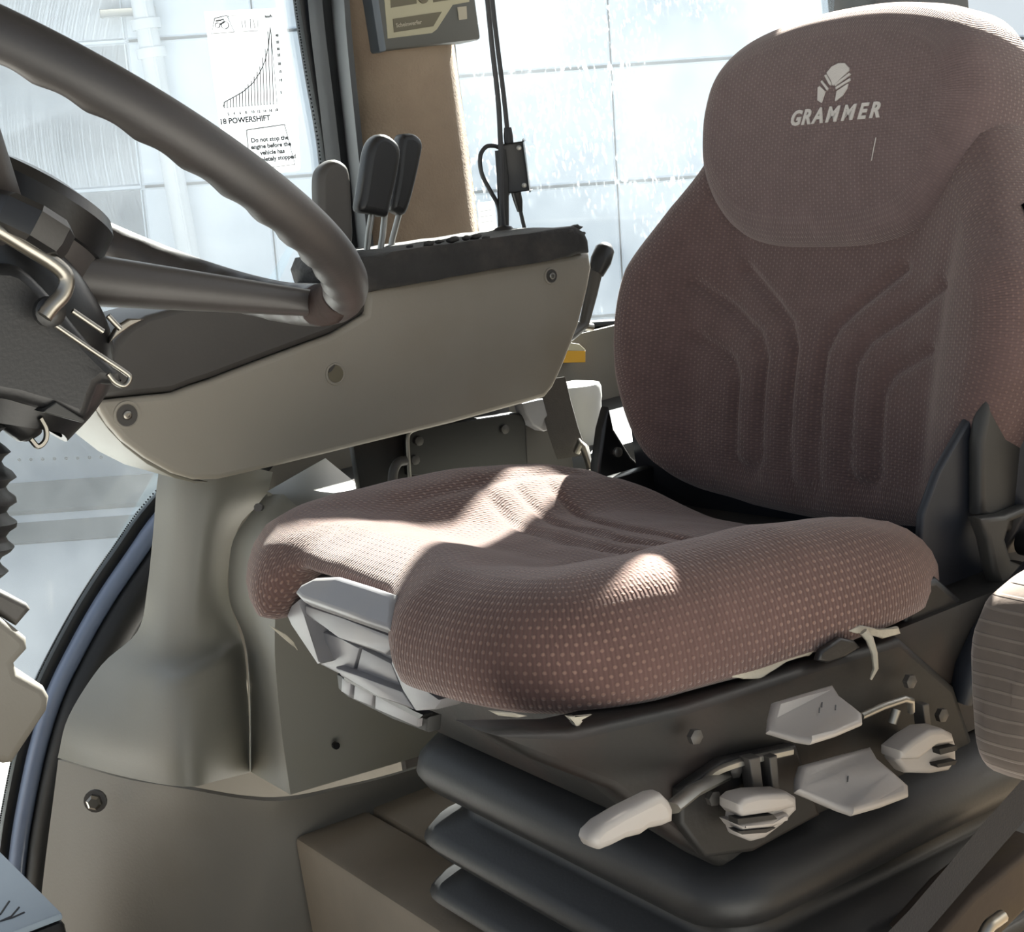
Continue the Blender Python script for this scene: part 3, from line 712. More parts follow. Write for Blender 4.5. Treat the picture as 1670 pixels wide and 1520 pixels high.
for a, b in ((1195, 1255), (1160, 1300), (1480, 1110), (1532, 1165), (1130, 1200), (1340, 1250)):
    lathe('plate_bolt', [(.005, 0), (.005, .004), (.003, .005)], at(a, b, y=-.272), (0, -1, 0), m_dkgrey, sp, 6)
slab('torn_edge', [(1340, 1062), (1372, 1040), (1395, 1045), (1405, 1056), (1380, 1072), (1352, 1082), (1335, 1078)], -.268, -.262, m_rubber, sp, .002)
tube('edge_wire', spline([at(*p, y=-.276) for p in ((1140, 1290), (1162, 1262), (1200, 1246), (1240, 1236), (1290, 1225))], 4), .003, m_steel, sp, 6)
# white control paddles: curved tongues sticking out of the side plate
def paddle(pts, mark):
    P = [at(a, b, y=c) for a, b, c in pts]
    o = pad('control_paddle', P, (.001, .007, -.006), m_white, seat, .0044, 4)
    n = (P[1]-P[0]).cross(P[4]-P[0]).normalized()
    if n.y > 0: n = -n
    c = sum(P, Vector())/len(P); xd = (P[1]-P[0]).normalized()
    for a, b in mark:
        p = c+xd*a+n.cross(xd)*b
        tube('engraved_mark', [p+n*.0008, p+n*.0008+xd*.004+n.cross(xd)*.004], .0004, m_ink, o, 5)
    return o
paddle([(1262, 1143, -.285), (1312, 1128, -.285), (1360, 1114, -.285), (1372, 1133, -.297), (1392, 1148, -.308), (1409, 1162, -.318), (1410, 1178, -.324), (1368, 1196, -.324), (1326, 1209, -.324), (1303, 1205, -.315), (1254, 1190, -.297), (1256, 1168, -.29)], [(.0, 0), (.006, .004), (.012, -.002)])
paddle([(1306, 1246, -.285), (1364, 1230, -.285), (1422, 1215, -.285), (1434, 1236, -.297), (1458, 1256, -.308), (1484, 1279, -.318), (1485, 1296, -.324), (1440, 1313, -.324), (1394, 1326, -.324), (1370, 1318, -.315), (1300, 1288, -.297), (1300, 1266, -.29)], [(-.008, 0), (.015, .004)])
def knob(parts, slots, label=None):
    o = None
    for pts, y0 in parts:
        q = slab('adjuster_knob' if o is None else 'knob_fin', pts, y0*.0-.300-(.006 if o else 0), -.286, m_white, o or seat, .0035)
        o = o or q
    for pts in slots: slab('knob_slot', pts, -.3066, -.298, m_blackm, o, 0)
    c = sum(ppx(parts[0][0], -.29), Vector())/len(parts[0][0]); lathe('knob_shaft', [(.008, 0), (.008, .04)], c, (0, 1, 0), m_blackm, o, 12)
    return o
knob([([(1206, 1315), (1215, 1303), (1235, 1297), (1288, 1293), (1301, 1301), (1302, 1322), (1280, 1345), (1250, 1368), (1228, 1374), (1208, 1366), (1202, 1350)], -.314), ([(1205, 1312), (1216, 1302), (1240, 1296), (1286, 1294), (1300, 1302), (1300, 1318), (1265, 1326), (1212, 1334), (1205, 1326)], -.326), ([(1203, 1345), (1255, 1338), (1288, 1328), (1292, 1334), (1262, 1352), (1212, 1357)], -.322)],
     [[(1203, 1336), (1262, 1329), (1268, 1336), (1204, 1344)], [(1203, 1356), (1250, 1352), (1266, 1350), (1250, 1358), (1210, 1361)]])
knob([([(1464, 1243), (1466, 1230), (1490, 1208), (1518, 1192), (1540, 1190), (1556, 1198), (1561, 1215), (1562, 1240), (1550, 1258), (1520, 1263), (1480, 1262)], -.314), ([(1470, 1225), (1492, 1207), (1518, 1191), (1540, 1189), (1556, 1197), (1559, 1212), (1530, 1216), (1500, 1240), (1470, 1240)], -.322)],
     [[(1532, 1222), (1560, 1216), (1561, 1224), (1534, 1231)], [(1528, 1247), (1561, 1240), (1558, 1247), (1530, 1252)]])
hl_ = slab('height_lever', [(968, 1362), (985, 1345), (1020, 1324), (1072, 1298), (1084, 1296), (1096, 1308), (1102, 1322), (1101, 1342), (1082, 1350), (1062, 1354), (1048, 1364), (1024, 1370), (1000, 1382), (982, 1389), (970, 1385), (965, 1374)], -.318, -.302, m_white, seat, .005)
tube('lever_shank', [at(1095, 1318, y=-.308), at(1130, 1290, y=-.295), at(1180, 1265, y=-.27)], .006, m_steel, hl_, 8, flat=.6)
# torn foam and loose threads along the cushion edge
def rag(pts, y, name='torn_foam', th=.004):
    return prism(name, [at(a, b, y=y)+Vector((0, .003*noise.noise(Vector((a*.05, b*.05, 1))), 0)) for a, b in pts], (0, th, 0), m_foam, seat, .0012)
rag([(1175, 1102), (1230, 1088), (1300, 1060), (1335, 1045), (1342, 1052), (1320, 1070), (1285, 1076), (1262, 1092), (1240, 1108), (1212, 1108), (1195, 1102)], -.256)
rag([(925, 1168), (938, 1170), (968, 1166), (948, 1174), (944, 1190), (936, 1178)], -.256)
rag([(800, 1160), (840, 1164), (860, 1168), (845, 1171), (815, 1168)], -.25)
rag([(1385, 1030), (1405, 1020), (1425, 1024), (1440, 1030), (1465, 1022), (1470, 1034), (1440, 1042), (1420, 1034), (1400, 1034)], -.262)
tube('loose_thread', [at(1408, 1030, y=-.268), at(1418, 1042, y=-.27), at(1426, 1066, y=-.272), at(1428, 1090, y=-.272), at(1420, 1108, y=-.27)], [.003, .0028, .0022, .002, .001], m_foam, seat, 6)
rag([(440, 1020), (466, 1034), (480, 1048), (488, 1062), (480, 1054), (458, 1036)], .10, th=.003)
# backrest shell, recliner and armrest
sh = ring_body('backrest_shell', sym([(-.05, 0), (-.05, .09), (-.04, .17), (0, .222), (.07, .248), (.13, .258), (.17, .260), (.21, .236), (.26, .198), (.31, .155), (.37, .135), (.395, .08), (.40, 0)], 6),
               [(0, 0), (.002, .12), (.004, .3), (.012, .6), (.03, .85), (.06, 1)], lambda p, t: bpt(p[0], p[1], lerp(.002 if abs(p[0]) > .2 else -.02, -.10, t)), (0, .16), m_shell, seat, 4)
slab('recliner_plate', [(1505, 840), (1530, 770), (1570, 700), (1610, 640), (1690, 600), (1690, 1010), (1560, 1010), (1500, 940)], -.212, -.204, m_shell, seat, .003)
rc = slab('recliner_cover', [(1600, 840), (1600, 720), (1612, 650), (1640, 610), (1700, 590), (1700, 900), (1650, 870)], -.226, -.212, m_shell2, seat, .005)
slab('hinge_bracket', [(1598, 845), (1640, 840), (1690, 820), (1690, 836), (1650, 852), (1642, 880), (1652, 915), (1690, 930), (1690, 990), (1640, 985), (1622, 930), (1612, 880)], -.240, -.226, m_shell2, rc, .004)
lathe('hinge_pin', [(.010, 0), (.010, .02)], at(1668, 884, y=-.226), (0, -1, 0), m_black, rc, 14)
tube('armrest_arm', [at(1700, 930, y=-.27), at(1650, 985, y=-.265), at(1605, 1040, y=-.262), at(1580, 1090, y=-.26), at(1565, 1140, y=-.255)], [.018, .017, .016, .014, .012], m_shell, seat, 12, flat=.6)
slab('recliner_base', [(1490, 950), (1530, 940), (1580, 985), (1600, 1060), (1600, 1130), (1540, 1150), (1480, 1100), (1478, 1010)], -.245, -.205, m_black, seat, .006)
box2('sun_block_box', (.33, .205, .40), (.52, .222, .595), m_black, seat, .004)  # unseen box added to keep sun patches off the platform
frp = slab('recliner_plate', [(994, 664), (1002, 700), (1030, 745), (1062, 776), (1000, 800), (975, 800), (976, 760), (984, 700)], .245, .26, m_black, seat, .003)
lathe('plate_bolt', [(.005, 0), (.005, .003), (.003, .004)], at(1006, 737, y=.245), (0, -1, 0), m_steel, frp, 10)
ar = []
c0 = at(1632, 1110, y=-.40)
for k, (dx, s) in enumerate(((-.004, .30), (-.001, .62), (.006, .82), (.018, .95), (.04, 1.0), (.12, 1.0), (.22, 1.0), (.26, .9), (.275, .5))):
    ring = []
    for j in range(32):
        t = 2*pi*j/32; e = .55
        cy = abs(cos(t))**e*(1 if cos(t) >= 0 else -1)*.034; cz = abs(sin(t))**e*(1 if sin(t) >= 0 else -1)*.060
        ring.append(Vector((c0.x+dx+.006*sin(t), -.40+cy*s, .568+cz*s+dx*.12)))
    ar.append(ring)
armr = stack('armrest', ar, m_arm, seat, None)
me = armr.data; uvl = me.uv_layers.new(name='UVMap')
for l in me.loops:
    v = me.vertices[l.vertex_index].co; uvl.data[l.index].uv = (.00225, v.z+v.x*.25)
# ================================================================== steering wheel
WT = radians(38.34); WH = Vector((-.128, .011, .959)); WR = .204
WA = Vector((cos(WT), 0, -sin(WT))); WB = Vector((0, 1, 0)); WNn = Vector((sin(WT), 0, cos(WT)))
def wp(th, r, h): return WH+(WA*cos(th)+WB*sin(th))*r+WNn*h
sw = empty('steering_wheel', wp(0, 0, -.10)); tag(sw, 'dark grey three-spoke steering wheel with scalloped finger grips', 'steering wheel')
bm = bmesh.new(); NT, NP = 420, 18; rg = []
for i in range(NT):
    th = 2*pi*i/NT; row = []
    rad = WA*cos(th)+WB*sin(th)
    for j in range(NP):
        ph = 2*pi*j/NP; dirv = rad*cos(ph)+WNn*sin(ph)
        side = max(0, cos(ph-radians(215)))
        r = .0148-.0024*side*(0.5+0.5*cos(44*th))**.7
        row.append(bm.verts.new(wp(th, WR, 0)+dirv*r))
    rg.append(row)
for i in range(NT):
    a, b = rg[i], rg[(i+1) % NT]
    for j in range(NP): bm.faces.new((a[j], a[(j+1) % NP], b[(j+1) % NP], b[j]))
rim = fin(bm, 'rim', m_wheel, sw, ang=None)
# worn-through patch of the grip beside the right-hand spoke
bm = bmesh.new(); rows = []
for i in range(15):
    th = radians(334+22*i/14); rad = WA*cos(th)+WB*sin(th); e = sin(pi*i/14)**.5
    rows.append([bm.verts.new(wp(th, WR, 0)+(rad*cos(p)+WNn*sin(p))*(.0138+.0014*e+.0007*noise.noise(Vector((i*.8, p*2, 0))))) for p in [radians(95+200*j/13) for j in range(14)]])
for a, b in zip(rows, rows[1:]):
    for j in range(13): bm.faces.new((a[j], a[j+1], b[j+1], b[j]))
bmesh.ops.solidify(bm, geom=bm.faces[:], thickness=.002)
fin(bm, 'worn_patch', m_worn, rim, ang=None)
def spoke(deg):
    th = radians(deg); n = 9; rings = []
    bm = bmesh.new(); tang = WB*cos(th)-WA*sin(th)
    for k in range(n):
        t = k/(n-1); r = lerp(.045, .199, t); h = -.066+(r-.045)*.415; wd = lerp(.030, .0135, min(1, t*1.15)); hh = lerp(.0185, .0095, t)
        c = wp(th, r, h); row = []
        for j in range(16):
            a = 2*pi*j/16; e = .6
            cx_ = abs(cos(a))**e*(1 if cos(a) >= 0 else -1); cy_ = abs(sin(a))**e*(1 if sin(a) >= 0 else -1)
            row.append(bm.verts.new(c+tang*wd*cx_+WNn*hh*cy_))
        rings.append(row)
    for a, b in zip(rings, rings[1:]):
        for j in range(16): bm.faces.new((a[j], a[(j+1) % 16], b[(j+1) % 16], b[j]))
    bm.faces.new(list(reversed(rings[0]))); bm.faces.new(rings[-1])
    return fin(bm, 'spoke', m_spoke, sw, ang=60)
for dg in (-7, -127, 113): spoke(dg)
hub = lathe('hub', [(.026, -.100), (.042, -.096), (.052, -.084), (.056, -.066), (.056, -.046)], WH, WNn, m_spoke, sw, 48)
lathe('hub_cap', [(.053, -.052), (.058, -.049), (.058, -.031), (.053, -.024), (.03, -.018), (.0, -.017)], WH, WNn, m_black, hub, 48)
# ================================================================== steering column
colm = empty('steering_column', at(40, 700, y=.0)); tag(colm, 'black steering column with chrome tilt handle and pleated rubber boot', 'steering column')
lathe('collar', [(.020, -.012), (.025, -.009), (.0265, -.004), (.0265, .006), (.022, .010), (.012, .011)], at(46, 366, y=-.09), WNn, m_black, colm, 8, 20)
hs_ = loft('housing', [[at(a, b, y=-.02)+v for v in (Vector((0, -r, 0)), Vector((r*.72, -r*.7, -r*.3)), Vector((r, 0, -r*.6)), Vector((r*.7, r*.7, -r*.3)), Vector((0, r, 0)), Vector((-r*.7, r*.7, r*.3)), Vector((-r, 0, r*.6)), Vector((-r*.72, -r*.7, r*.3)))]
        for a, b, r in ((18, 395, .030), (40, 440, .036), (62, 500, .040), (60, 570, .043), (40, 630, .040), (15, 690, .032))], m_black, colm, 4, 4, .004, True, 60)
pad('tilt_bracket', spline(ppx([(-60, 455), (20, 430), (75, 470), (150, 560), (196, 606), (202, 625), (180, 628), (164, 632), (140, 686), (90, 672), (30, 655), (-60, 620)], -.075), 3, True), (0, .055, 0), m_rubber, colm, .007)
slab('bracket_lip', [(92, 655), (140, 686), (136, 690), (70, 672)], -.078, -.06, m_shell2, colm, .001)
tube('tilt_handle', spline([at(*p, y=-.10) for p in ((-60, 345), (-10, 370), (40, 400), (88, 430), (108, 452), (104, 478), (84, 500), (72, 516))], 4), .0048, m_chrome, colm, 10)
lathe('grommet', [(.004, 0), (.009, .003), (.009, .009), (.004, .012)], at(75, 508, y=-.085), (0, -1, 0), m_black, colm, 16)
tube('latch_lit_edge', spline([at(*p, y=-.09) for p in ((78, 522), (110, 544), (160, 578), (204, 607), (212, 617), (203, 629), (188, 624), (176, 610))], 4), .0016, m_chrome, colm, 8)  # bright tubes, here and below, stand for lit top edges of black bars
tube('latch_lit_edge', [at(118, 507, y=-.085), at(140, 522, y=-.085), at(168, 541, y=-.085)], .0018, m_chrome, colm, 8)
tube('latch_lit_edge', [at(176, 515, y=-.07), at(188, 528, y=-.07), at(196, 536, y=-.07)], .0018, m_chrome, colm, 8)
slab('latch_tab', [(192, 532), (212, 520), (236, 520), (214, 532), (196, 545), (178, 560), (180, 554)], -.05, -.044, m_chrome, colm, .001)
bpts = [at(a, b, y=-.03) for a, b in ((-40, 630), (-8, 650), (22, 676), (48, 702), (54, 712))]
tube('stalk_knob', bpts, [.012, .012, .0115, .010, .006], m_black, colm, 14)
tube('knob_ring', spline([at(*p, y=-.055) for p in ((66, 682), (75, 700), (74, 718), (62, 728), (50, 716))], 4), .0018, m_chrome, colm, 6)
prof = []; a0, a1 = at(-75, 650, y=-.02), at(-90, 1010, y=-.02); L = (a1-a0).length
for k in range(45):
    t = k/44; env = interp([(0, .030), (.2, .034), (.35, .040), (.6, .042), (.8, .036), (1, .028)], t); prof.append((env-.008*(0.5-0.5*cos(2*pi*t*9))**.6, t*L))
lathe('pleated_boot', prof, a0, a1-a0, m_rubber, colm, 28, 60)
# dash moulding at the left edge and box at the lower left corner
ds = empty('dash_moulding', at(0, 1250, y=.06)); tag(ds, 'beige stepped dash moulding at the left edge below the steering column', 'dashboard')
slab('moulding_body', [(-90, 940), (-30, 985), (0, 1004), (30, 1028), (46, 1042), (47, 1060), (26, 1083), (31, 1099), (74, 1121), (83, 1138), (79, 1160), (22, 1246), (8, 1248), (-90, 1215)], .04, .12, m_arch, ds, .006)
slab('moulding_bracket', [(-90, 905), (0, 962), (46, 985), (52, 994), (28, 1022), (0, 1004), (-90, 960)], .05, .10, m_dkgrey, ds, .004)
K = at(105, 1492, z=.40)
lb = empty('lidded_box', (K.x-.06, K.y+.1, -.02)); tag(lb, 'black box with a pale scratched blue lid in the lower left corner', 'box')
box2('box_body', (K.x-.2, K.y, -.0195), (K.x, K.y+.24, .396), m_black, lb, .006)
lid = box2('lid', (K.x-.2, K.y+.001, .396), (K.x-.001, K.y+.24, .402), m_boxlid, lb, .002)
for pts in (((0, 1492), (15, 1470)), ((0, 1503), (18, 1495), (31, 1480)), ((2, 1502), (20, 1497), (40, 1488)), ((-30, 1500), (-10, 1480))):
    tube('scratch', [at(a, b, z=.4022) for a, b in pts], .0009, m_ink, lid, 5)

# ================================================================== right-hand console
con = empty('armrest_console', at(500, 740, y=.42)); tag(con, 'long beige lever console with torn black top along the right window', 'console')
FACE = [(159, 655), (166, 672), (180, 694), (203, 720), (240, 748), (285, 773), (318, 783), (358, 782), (470, 756), (600, 724), (740, 690), (860, 657), (890, 648), (903, 632), (918, 600), (945, 530), (960, 470), (966, 436), (962, 412), (900, 422), (780, 442), (690, 458), (602, 474), (598, 513), (543, 546), (434, 586), (340, 622), (311, 631), (282, 642), (220, 648)]
fc = slab('face_panel', FACE, .36, .384, m_beige, con, .005)
body = [(a+(8 if a < 500 else -14), b+(10 if b < 500 else -12)) for a, b in FACE[2:19]]+[(900, 432), (602, 484), (420, 600), (230, 660)]
prism('body', [at(a, b, y=.37)+Vector((0, .012, 0)) for a, b in body], (0, .12, 0), m_dkgrey, con, .004)
slab('rim_edge', [(150, 655), (160, 678), (178, 702), (203, 728), (240, 757), (285, 780), (318, 788), (340, 786), (318, 783), (285, 773), (240, 748), (203, 720), (180, 694), (166, 672), (159, 655)], .372, .50, m_beige2, con, .001)
slab('front_panel', [(162, 652), (220, 646), (282, 640), (311, 628), (340, 619), (434, 583), (543, 543), (598, 510), (602, 474), (596, 466), (560, 462), (500, 465), (430, 472), (330, 490), (240, 514), (210, 533), (188, 556), (172, 600)], .366, .49, m_dkgrey, con, .006)
# torn foam top
bm = bmesh.new()
T0 = [(584, 440), (592, 420), (640, 410), (760, 394), (860, 380), (940, 369), (956, 378), (962, 392), (964, 412), (900, 424), (780, 444), (690, 460), (604, 477), (590, 462)]
bm_prism(bm, ppx(T0, .348), (0, .15, 0), .006, 2, False)
bmesh.ops.triangulate(bm, faces=[f for f in bm.faces if len(f.verts) > 4])
bmesh.ops.subdivide_edges(bm, edges=[e for e in bm.edges if e.calc_length() > .012], cuts=3, use_grid_fill=True)
for v in bm.verts: v.co += Vector((.3, .4, .8))*.0025*noise.noise(v.co*70)
tp = fin(bm, 'top_pad', m_foamblk, con, ang=50)
rnd = random.Random(3)
for (px, py, s) in ((700, 397, 8), (716, 394, 6), (738, 391, 9), (760, 388, 7), (776, 386, 8), (792, 388, 6), (925, 378, 9), (938, 372, 10), (946, 382, 8), (915, 383, 6), (668, 402, 5)):
    bm = bmesh.new(); bmesh.ops.create_icosphere(bm, subdivisions=2, radius=1); c = at(px, py, y=.352+rnd.random()*.02)
    for v in bm.verts:
        k = 1+.5*noise.noise(v.co*2+Vector((px, py, 0))); v.co = c+Vector((v.co.x*1.6, v.co.y*1.1, v.co.z*.7))*k*s*.0005
    fin(bm, 'foam_crumb', m_foamblk, tp, ang=None)
def recess(px, py, rp, y, inner, mi):
    c = at(px, py, y=y); r = rp*1.58/F
    o = lathe('screw_recess', [(r*1.15, -.001), (r*1.12, .0012), (r*.95, .0014), (r*.86, .0006), (r*.84, .0002)], c, (0, -1, 0), m_beige, fc, 28)
    lathe('recess_floor', [(r*.86, -.001), (r*.86, .0007)], c, (0, -1, 0), m_dkgrey if mi is not None else m_labeldk, o, 24)
    if mi is not None: lathe('screw_head', [(inner*1.58/F, 0), (inner*1.58/F, .0025), (inner*.8*1.58/F, .003), (inner*.45*1.58/F, .003), (inner*.4*1.58/F, .0015)], c, (0, -1, 0), mi, o, 12)
recess(547, 610, 16, .3598, 8, None); recess(207, 677, 19, .3598, 7, m_chrome); recess(899, 450, 13, .3598, 6, m_steel)
slab('edge_clip', [(536, 608), (538, 600), (546, 594), (546, 598), (540, 606)], .358, .36, m_dkgrey, fc, 0)

# control levers on the console
def lever(label, pts, y, stalk, sr=.0045, mt=None):
    lo = at(*stalk[-1], y=y)
    r = empty('control_lever', lo); tag(r, label, 'lever', 'control levers on the console')
    pad('lever_grip', spline(ppx(pts, y-.011), 3, True), (0, .022, 0), mt or m_rubber, r, .007, 4)
    tube('lever_stalk', [at(a, b, y=y) for a, b in stalk], sr, m_steel, r, 8, flat=.6)
lever('flat grey control lever nearest the steering wheel rim', [(521, 292), (528, 272), (546, 260), (563, 266), (573, 284), (577, 340), (578, 392), (568, 412), (545, 414), (524, 392), (522, 340)], .43, [(556, 400), (560, 425), (562, 440)], .005, m_dkgrey)
lever('black paddle control lever in the middle, on twin steel stalks', [(603, 245), (612, 226), (626, 218), (644, 226), (656, 244), (652, 280), (640, 335), (634, 353), (610, 349), (589, 343), (592, 315), (598, 275)], .43, [(607, 345), (601, 380), (597, 425)])
tube('lever_stalk', [at(a, b, y=.43) for a, b in ((628, 345), (624, 385), (618, 422))], .0045, m_steel, bpy.data.objects['control_lever.001'], 8, flat=.6)
lever('black control lever partly hidden behind the middle one, beside the felt pillar', [(655, 226), (668, 217), (682, 220), (692, 234), (688, 262), (676, 315), (664, 349), (648, 346), (640, 335), (648, 285)], .465, [(652, 345), (640, 390), (635, 420)])
l4 = empty('hand_lever', at(905, 560, y=.44)); tag(l4, 'dark hand lever standing between console end and seat backrest', 'lever')
tube('lever_arm', [at(972, 440, y=.47), at(964, 480, y=.47), at(952, 530, y=.47), at(930, 548, y=.455), at(905, 560, y=.44)], [.008, .007, .006, .006, .006], m_dkgrey, l4, 10)
tube('lever_knob', [at(990, 398, y=.47), at(987, 406, y=.47), at(980, 425, y=.47), at(972, 446, y=.47)], [.006, .011, .012, .009], m_rubber, l4, 12)
tube('lever_collar', [at(943, 531, y=.47), at(966, 534, y=.47)], .0045, m_chrome, l4, 8)

# ================================================================== pillar-mounted control box, cables and junction box
by = .675
cb = empty('control_box', at(680, 75, y=by)); tag(cb, 'grey and blue control box with cream label at the top of the felt pillar', 'control box')
def fpx(a, b): return at(a, b, y=by)
A_, B_ = fpx(627, 84), fpx(783, 64)
zt = fpx(610, -60).z; zb = (A_.z+B_.z)/2
bx0, bx1 = A_.x-.004, B_.x+.002
case = box2('case', (bx0, by, zb), (bx1, by+.046, zt), m_boxgrey, cb, .004)
box2('side_cover', (bx0-.0035, by-.0015, zb-.001), (bx0+.007, by+.046, zt), m_boxblue, cb, .003)
def flat(name, pts, d, mt, par, th=.0008): return prism(name, [at(a, b, y=by)-Vector((0, d, 0)) for a, b in pts], (0, th, 0), mt, par, 0)
lab = flat('front_label', [(624, -30), (632, 63), (704, 54), (712, 48), (738, 8), (765, 3), (766, -40)], .0006, m_label, cb)
flat('label_field', [(640, 31), (720, 19), (706, 43), (642, 53)], .0012, m_labeldk, lab)
flat('label_field', [(634, -40), (674, -45), (679, 6), (637, 13)], .0012, m_labeldk, lab)
flat('label_field', [(702, -45), (745, -45), (740, -1), (706, 4)], .0012, m_labeldk, lab)
flat('switch_mark', [(745, 12), (760, 10), (761, 31), (748, 33)], .0012, m_pale, lab)
xd = fpx(702, 33)-fpx(646, 41)
text('lettering', 'Scheinwerfer', .0066, fpx(645, 45)-Vector((0, .0018, 0)), xd, (0, 0, 1), m_pale, lab, 0, .00015, .0002)
lathe('label_dial', [(.007, 0), (.007, .002), (.005, .003)], fpx(689, -4)-Vector((0, .0005, 0)), (0, -1, 0), m_labeldk, lab, 16)
def cable(label, pts, y, r, extra=None):
    o = tube('cable', spline([at(a, b, y=y if len(p) == 0 else p[0]) for a, b, *p in pts], 5), r, m_cable, None, 8)
    tag(o, label, 'cable', 'cables on the rear side window'); return o
cable('dark cable hanging past the left edge of the small junction box to the console', [(788, -60), (795, 0), (803, 80), (813, 170), (817, 260), (818, 330), (822, 384)], .475, .0028)
cable('dark cable running down into the top of the junction box', [(799, -60), (803, 0), (812, 80), (822, 160), (827, 208)], .49, .0026)
cable('looped dark cable left of the junction box', [(820, 243), (806, 238), (792, 240), (783, 256), (786, 284), (800, 312), (813, 338), (816, 380)], .485, .0024)
cable('short dark cable from the junction box down to the console top', [(843, 316), (849, 345), (857, 380)], .49, .0022)
jb = empty('junction_box', at(842, 318, y=.49)); tag(jb, 'small black junction box with two screws hanging on the cable', 'junction box')
jn, jr = Vector((-.6, -.8, 0)), Vector((.8, -.6, 0)); ju = Vector((.0, 0, 1))
tilt = -.12; jr2 = (jr*cos(tilt)+ju*sin(tilt)*0).normalized()
jc = at(841, 273, y=.485); JM = Matrix((jr2, jn, ju)).transposed()
wj = 36*1.75/F; hj = 82*1.75/F
box('case', jc-jn*.012, (wj, .026, hj), m_rubber, jb, JM, .0025)
for sx, sy in ((.28, .38), (.28, -.38)):
    lathe('case_screw', [(.0028, 0), (.0028, .0012), (.0015, .0016)], jc+jn*.0008+jr2*wj*sx+ju*hj*sy, jn, m_steel, jb, 10)
tube('plug', [at(828, 208, y=.49), at(829, 222, y=.49), at(830, 236, y=.49)], [.004, .0052, .005], m_rubber, jb, 10)
tube('plug', [at(841, 312, y=.49), at(845, 328, y=.49), at(848, 345, y=.49)], [.0055, .005, .003], m_rubber, jb, 10)
tube('cable_clamp', [at(816, 245, y=.482), at(820, 290, y=.482), at(821, 335, y=.482), at(822, 378, y=.482)], [.006, .0065, .006, .0055], m_rubber, jb, 10)
gm = lathe('cable_gland', [(.014, 0), (.014, .006), (.009, .012), (.003, .014)], at(822, 380, y=.465)-Vector((0, 0, .006)), (0, 0, 1), m_rubber, None, 16); tag(gm, 'round black cable gland on the console top under the cables', 'gland')

# ================================================================== stickers on the door glass
dy = .7495
st = prism('chart_sticker', ppx([(333, 19), (450, 13), (463, 70), (488, 278), (372, 292), (352, 160)], dy), (0, .0006, 0), m_film, None, 0); tag(st, 'white gear speed chart sticker with rising bars on the door glass', 'sticker')
def dl(pts, wd=.0013, mt=None, name='print_line', cl=False):
    P = [at(a, b, y=dy-.0004) for a, b in pts]
    if cl: P.append(P[0])
    return tube(name, P, wd*.5, mt or m_ink2, st, 4)
dl([(350, 30), (370, 25), (382, 52), (345, 55)], .0012, m_ink, 'icon_frame', True)
dl([(372, 26), (416, 23), (421, 30), (420, 50), (388, 52)], .0010, m_ink2, 'icon_frame', True)
for c, r in (((355, 41), 4), ((367, 41), 6)):
    dl([(c[0]+r*cos(2*pi*k/12), c[1]+r*sin(2*pi*k/12)) for k in range(12)], .0012, m_ink, 'icon_wheel', True)
dl([(352, 34), (360, 33), (364, 31), (366, 36), (358, 40)], .0018, m_ink, 'icon_body')
dl([(394, 33), (396, 46)], .0012); dl([(399, 32), (401, 46)], .0012); dl([(408, 31), (413, 31), (416, 46), (409, 47)], .0014, m_ink2, 'icon_lever', True)
dl([(364, 174), (367, 166), (380, 159), (396, 150), (412, 136), (424, 118), (432, 100), (438, 75), (441, 44)], .0012, m_ink, 'chart_curve')
for k in range(17):
    t = k/16; x0 = 366+t*80; y0 = 176-t*6
    top = interp([(0, 166), (.2, 158), (.4, 146), (.6, 128), (.75, 108), (.88, 78), (.94, 50), (1, 52)], t); dl([(x0, y0), (x0-(y0-top)*.085*0.4, top)], .0012, m_ink if k % 3 else m_ink, 'chart_bar')
dl([(364, 176), (452, 169)], .0007); dl([(441, 44), (452, 169)], .0008, m_ink)
xd = at(470, 185, y=dy)-at(370, 193, y=dy); yd = Vector((-.03, 0, 1)); tz = Vector((0, .0006, 0))
def dt(s, px, py, sz, mt=m_ink, al_='LEFT', b=.0003): return text('print', s, sz, at(px, py, y=dy)-tz, xd, yd, mt, st, 0, b, .00005, al_)
dt('18 POWERSHIFT', 358, 203, .0088, m_ink)
for k, s in enumerate(('2', '4', '6', '8', '10', '12', '14', '16', '18')): dt(s, 371+k*9.6, 188-k*.8, .0042, m_ink2)
for s, px, py in (('40', 449, 60), ('35', 450, 71), ('30', 451, 82), ('25', 452, 92), ('20', 453, 106), ('15', 454, 119), ('10', 455, 133), ('5', 457, 153)): dt(s, px, py, .0042)
dt('km/h', 432, 29, .0045)
wn = dl([(402, 212), (464, 203), (481, 268), (408, 277)], .0014, m_ink, 'notice_frame', True)
for i, s in enumerate(('Do not stop the', 'engine before the', 'vehicle has', 'completely stopped')): dt(s, 440+i*2.2, 230+i*10.5, .0072, m_ink, 'CENTER')
s2 = prism('warning_sticker', ppx([(779, 330), (806, 328), (812, 384), (784, 390)], dy), (0, .0005, 0), m_film, None, 0); tag(s2, 'small white sticker low on the rear side glass beside the cables', 'sticker')
for k in range(3): tube('print_line', [at(781+k, 345+k*9, y=dy-.0004), at(802+k, 342+k*9, y=dy-.0004)], .0006, m_ink2, s2, 4)
s3 = prism('paper_tab', ppx([(448, -40), (458, -40), (462, 20), (470, 40), (484, 150), (490, 275), (482, 275), (464, 60), (452, 30)], dy-.001), (0, .0008, 0), m_film, None, 0); tag(s3, 'white peeling paper strip along the right edge of the chart sticker', 'paper strip')

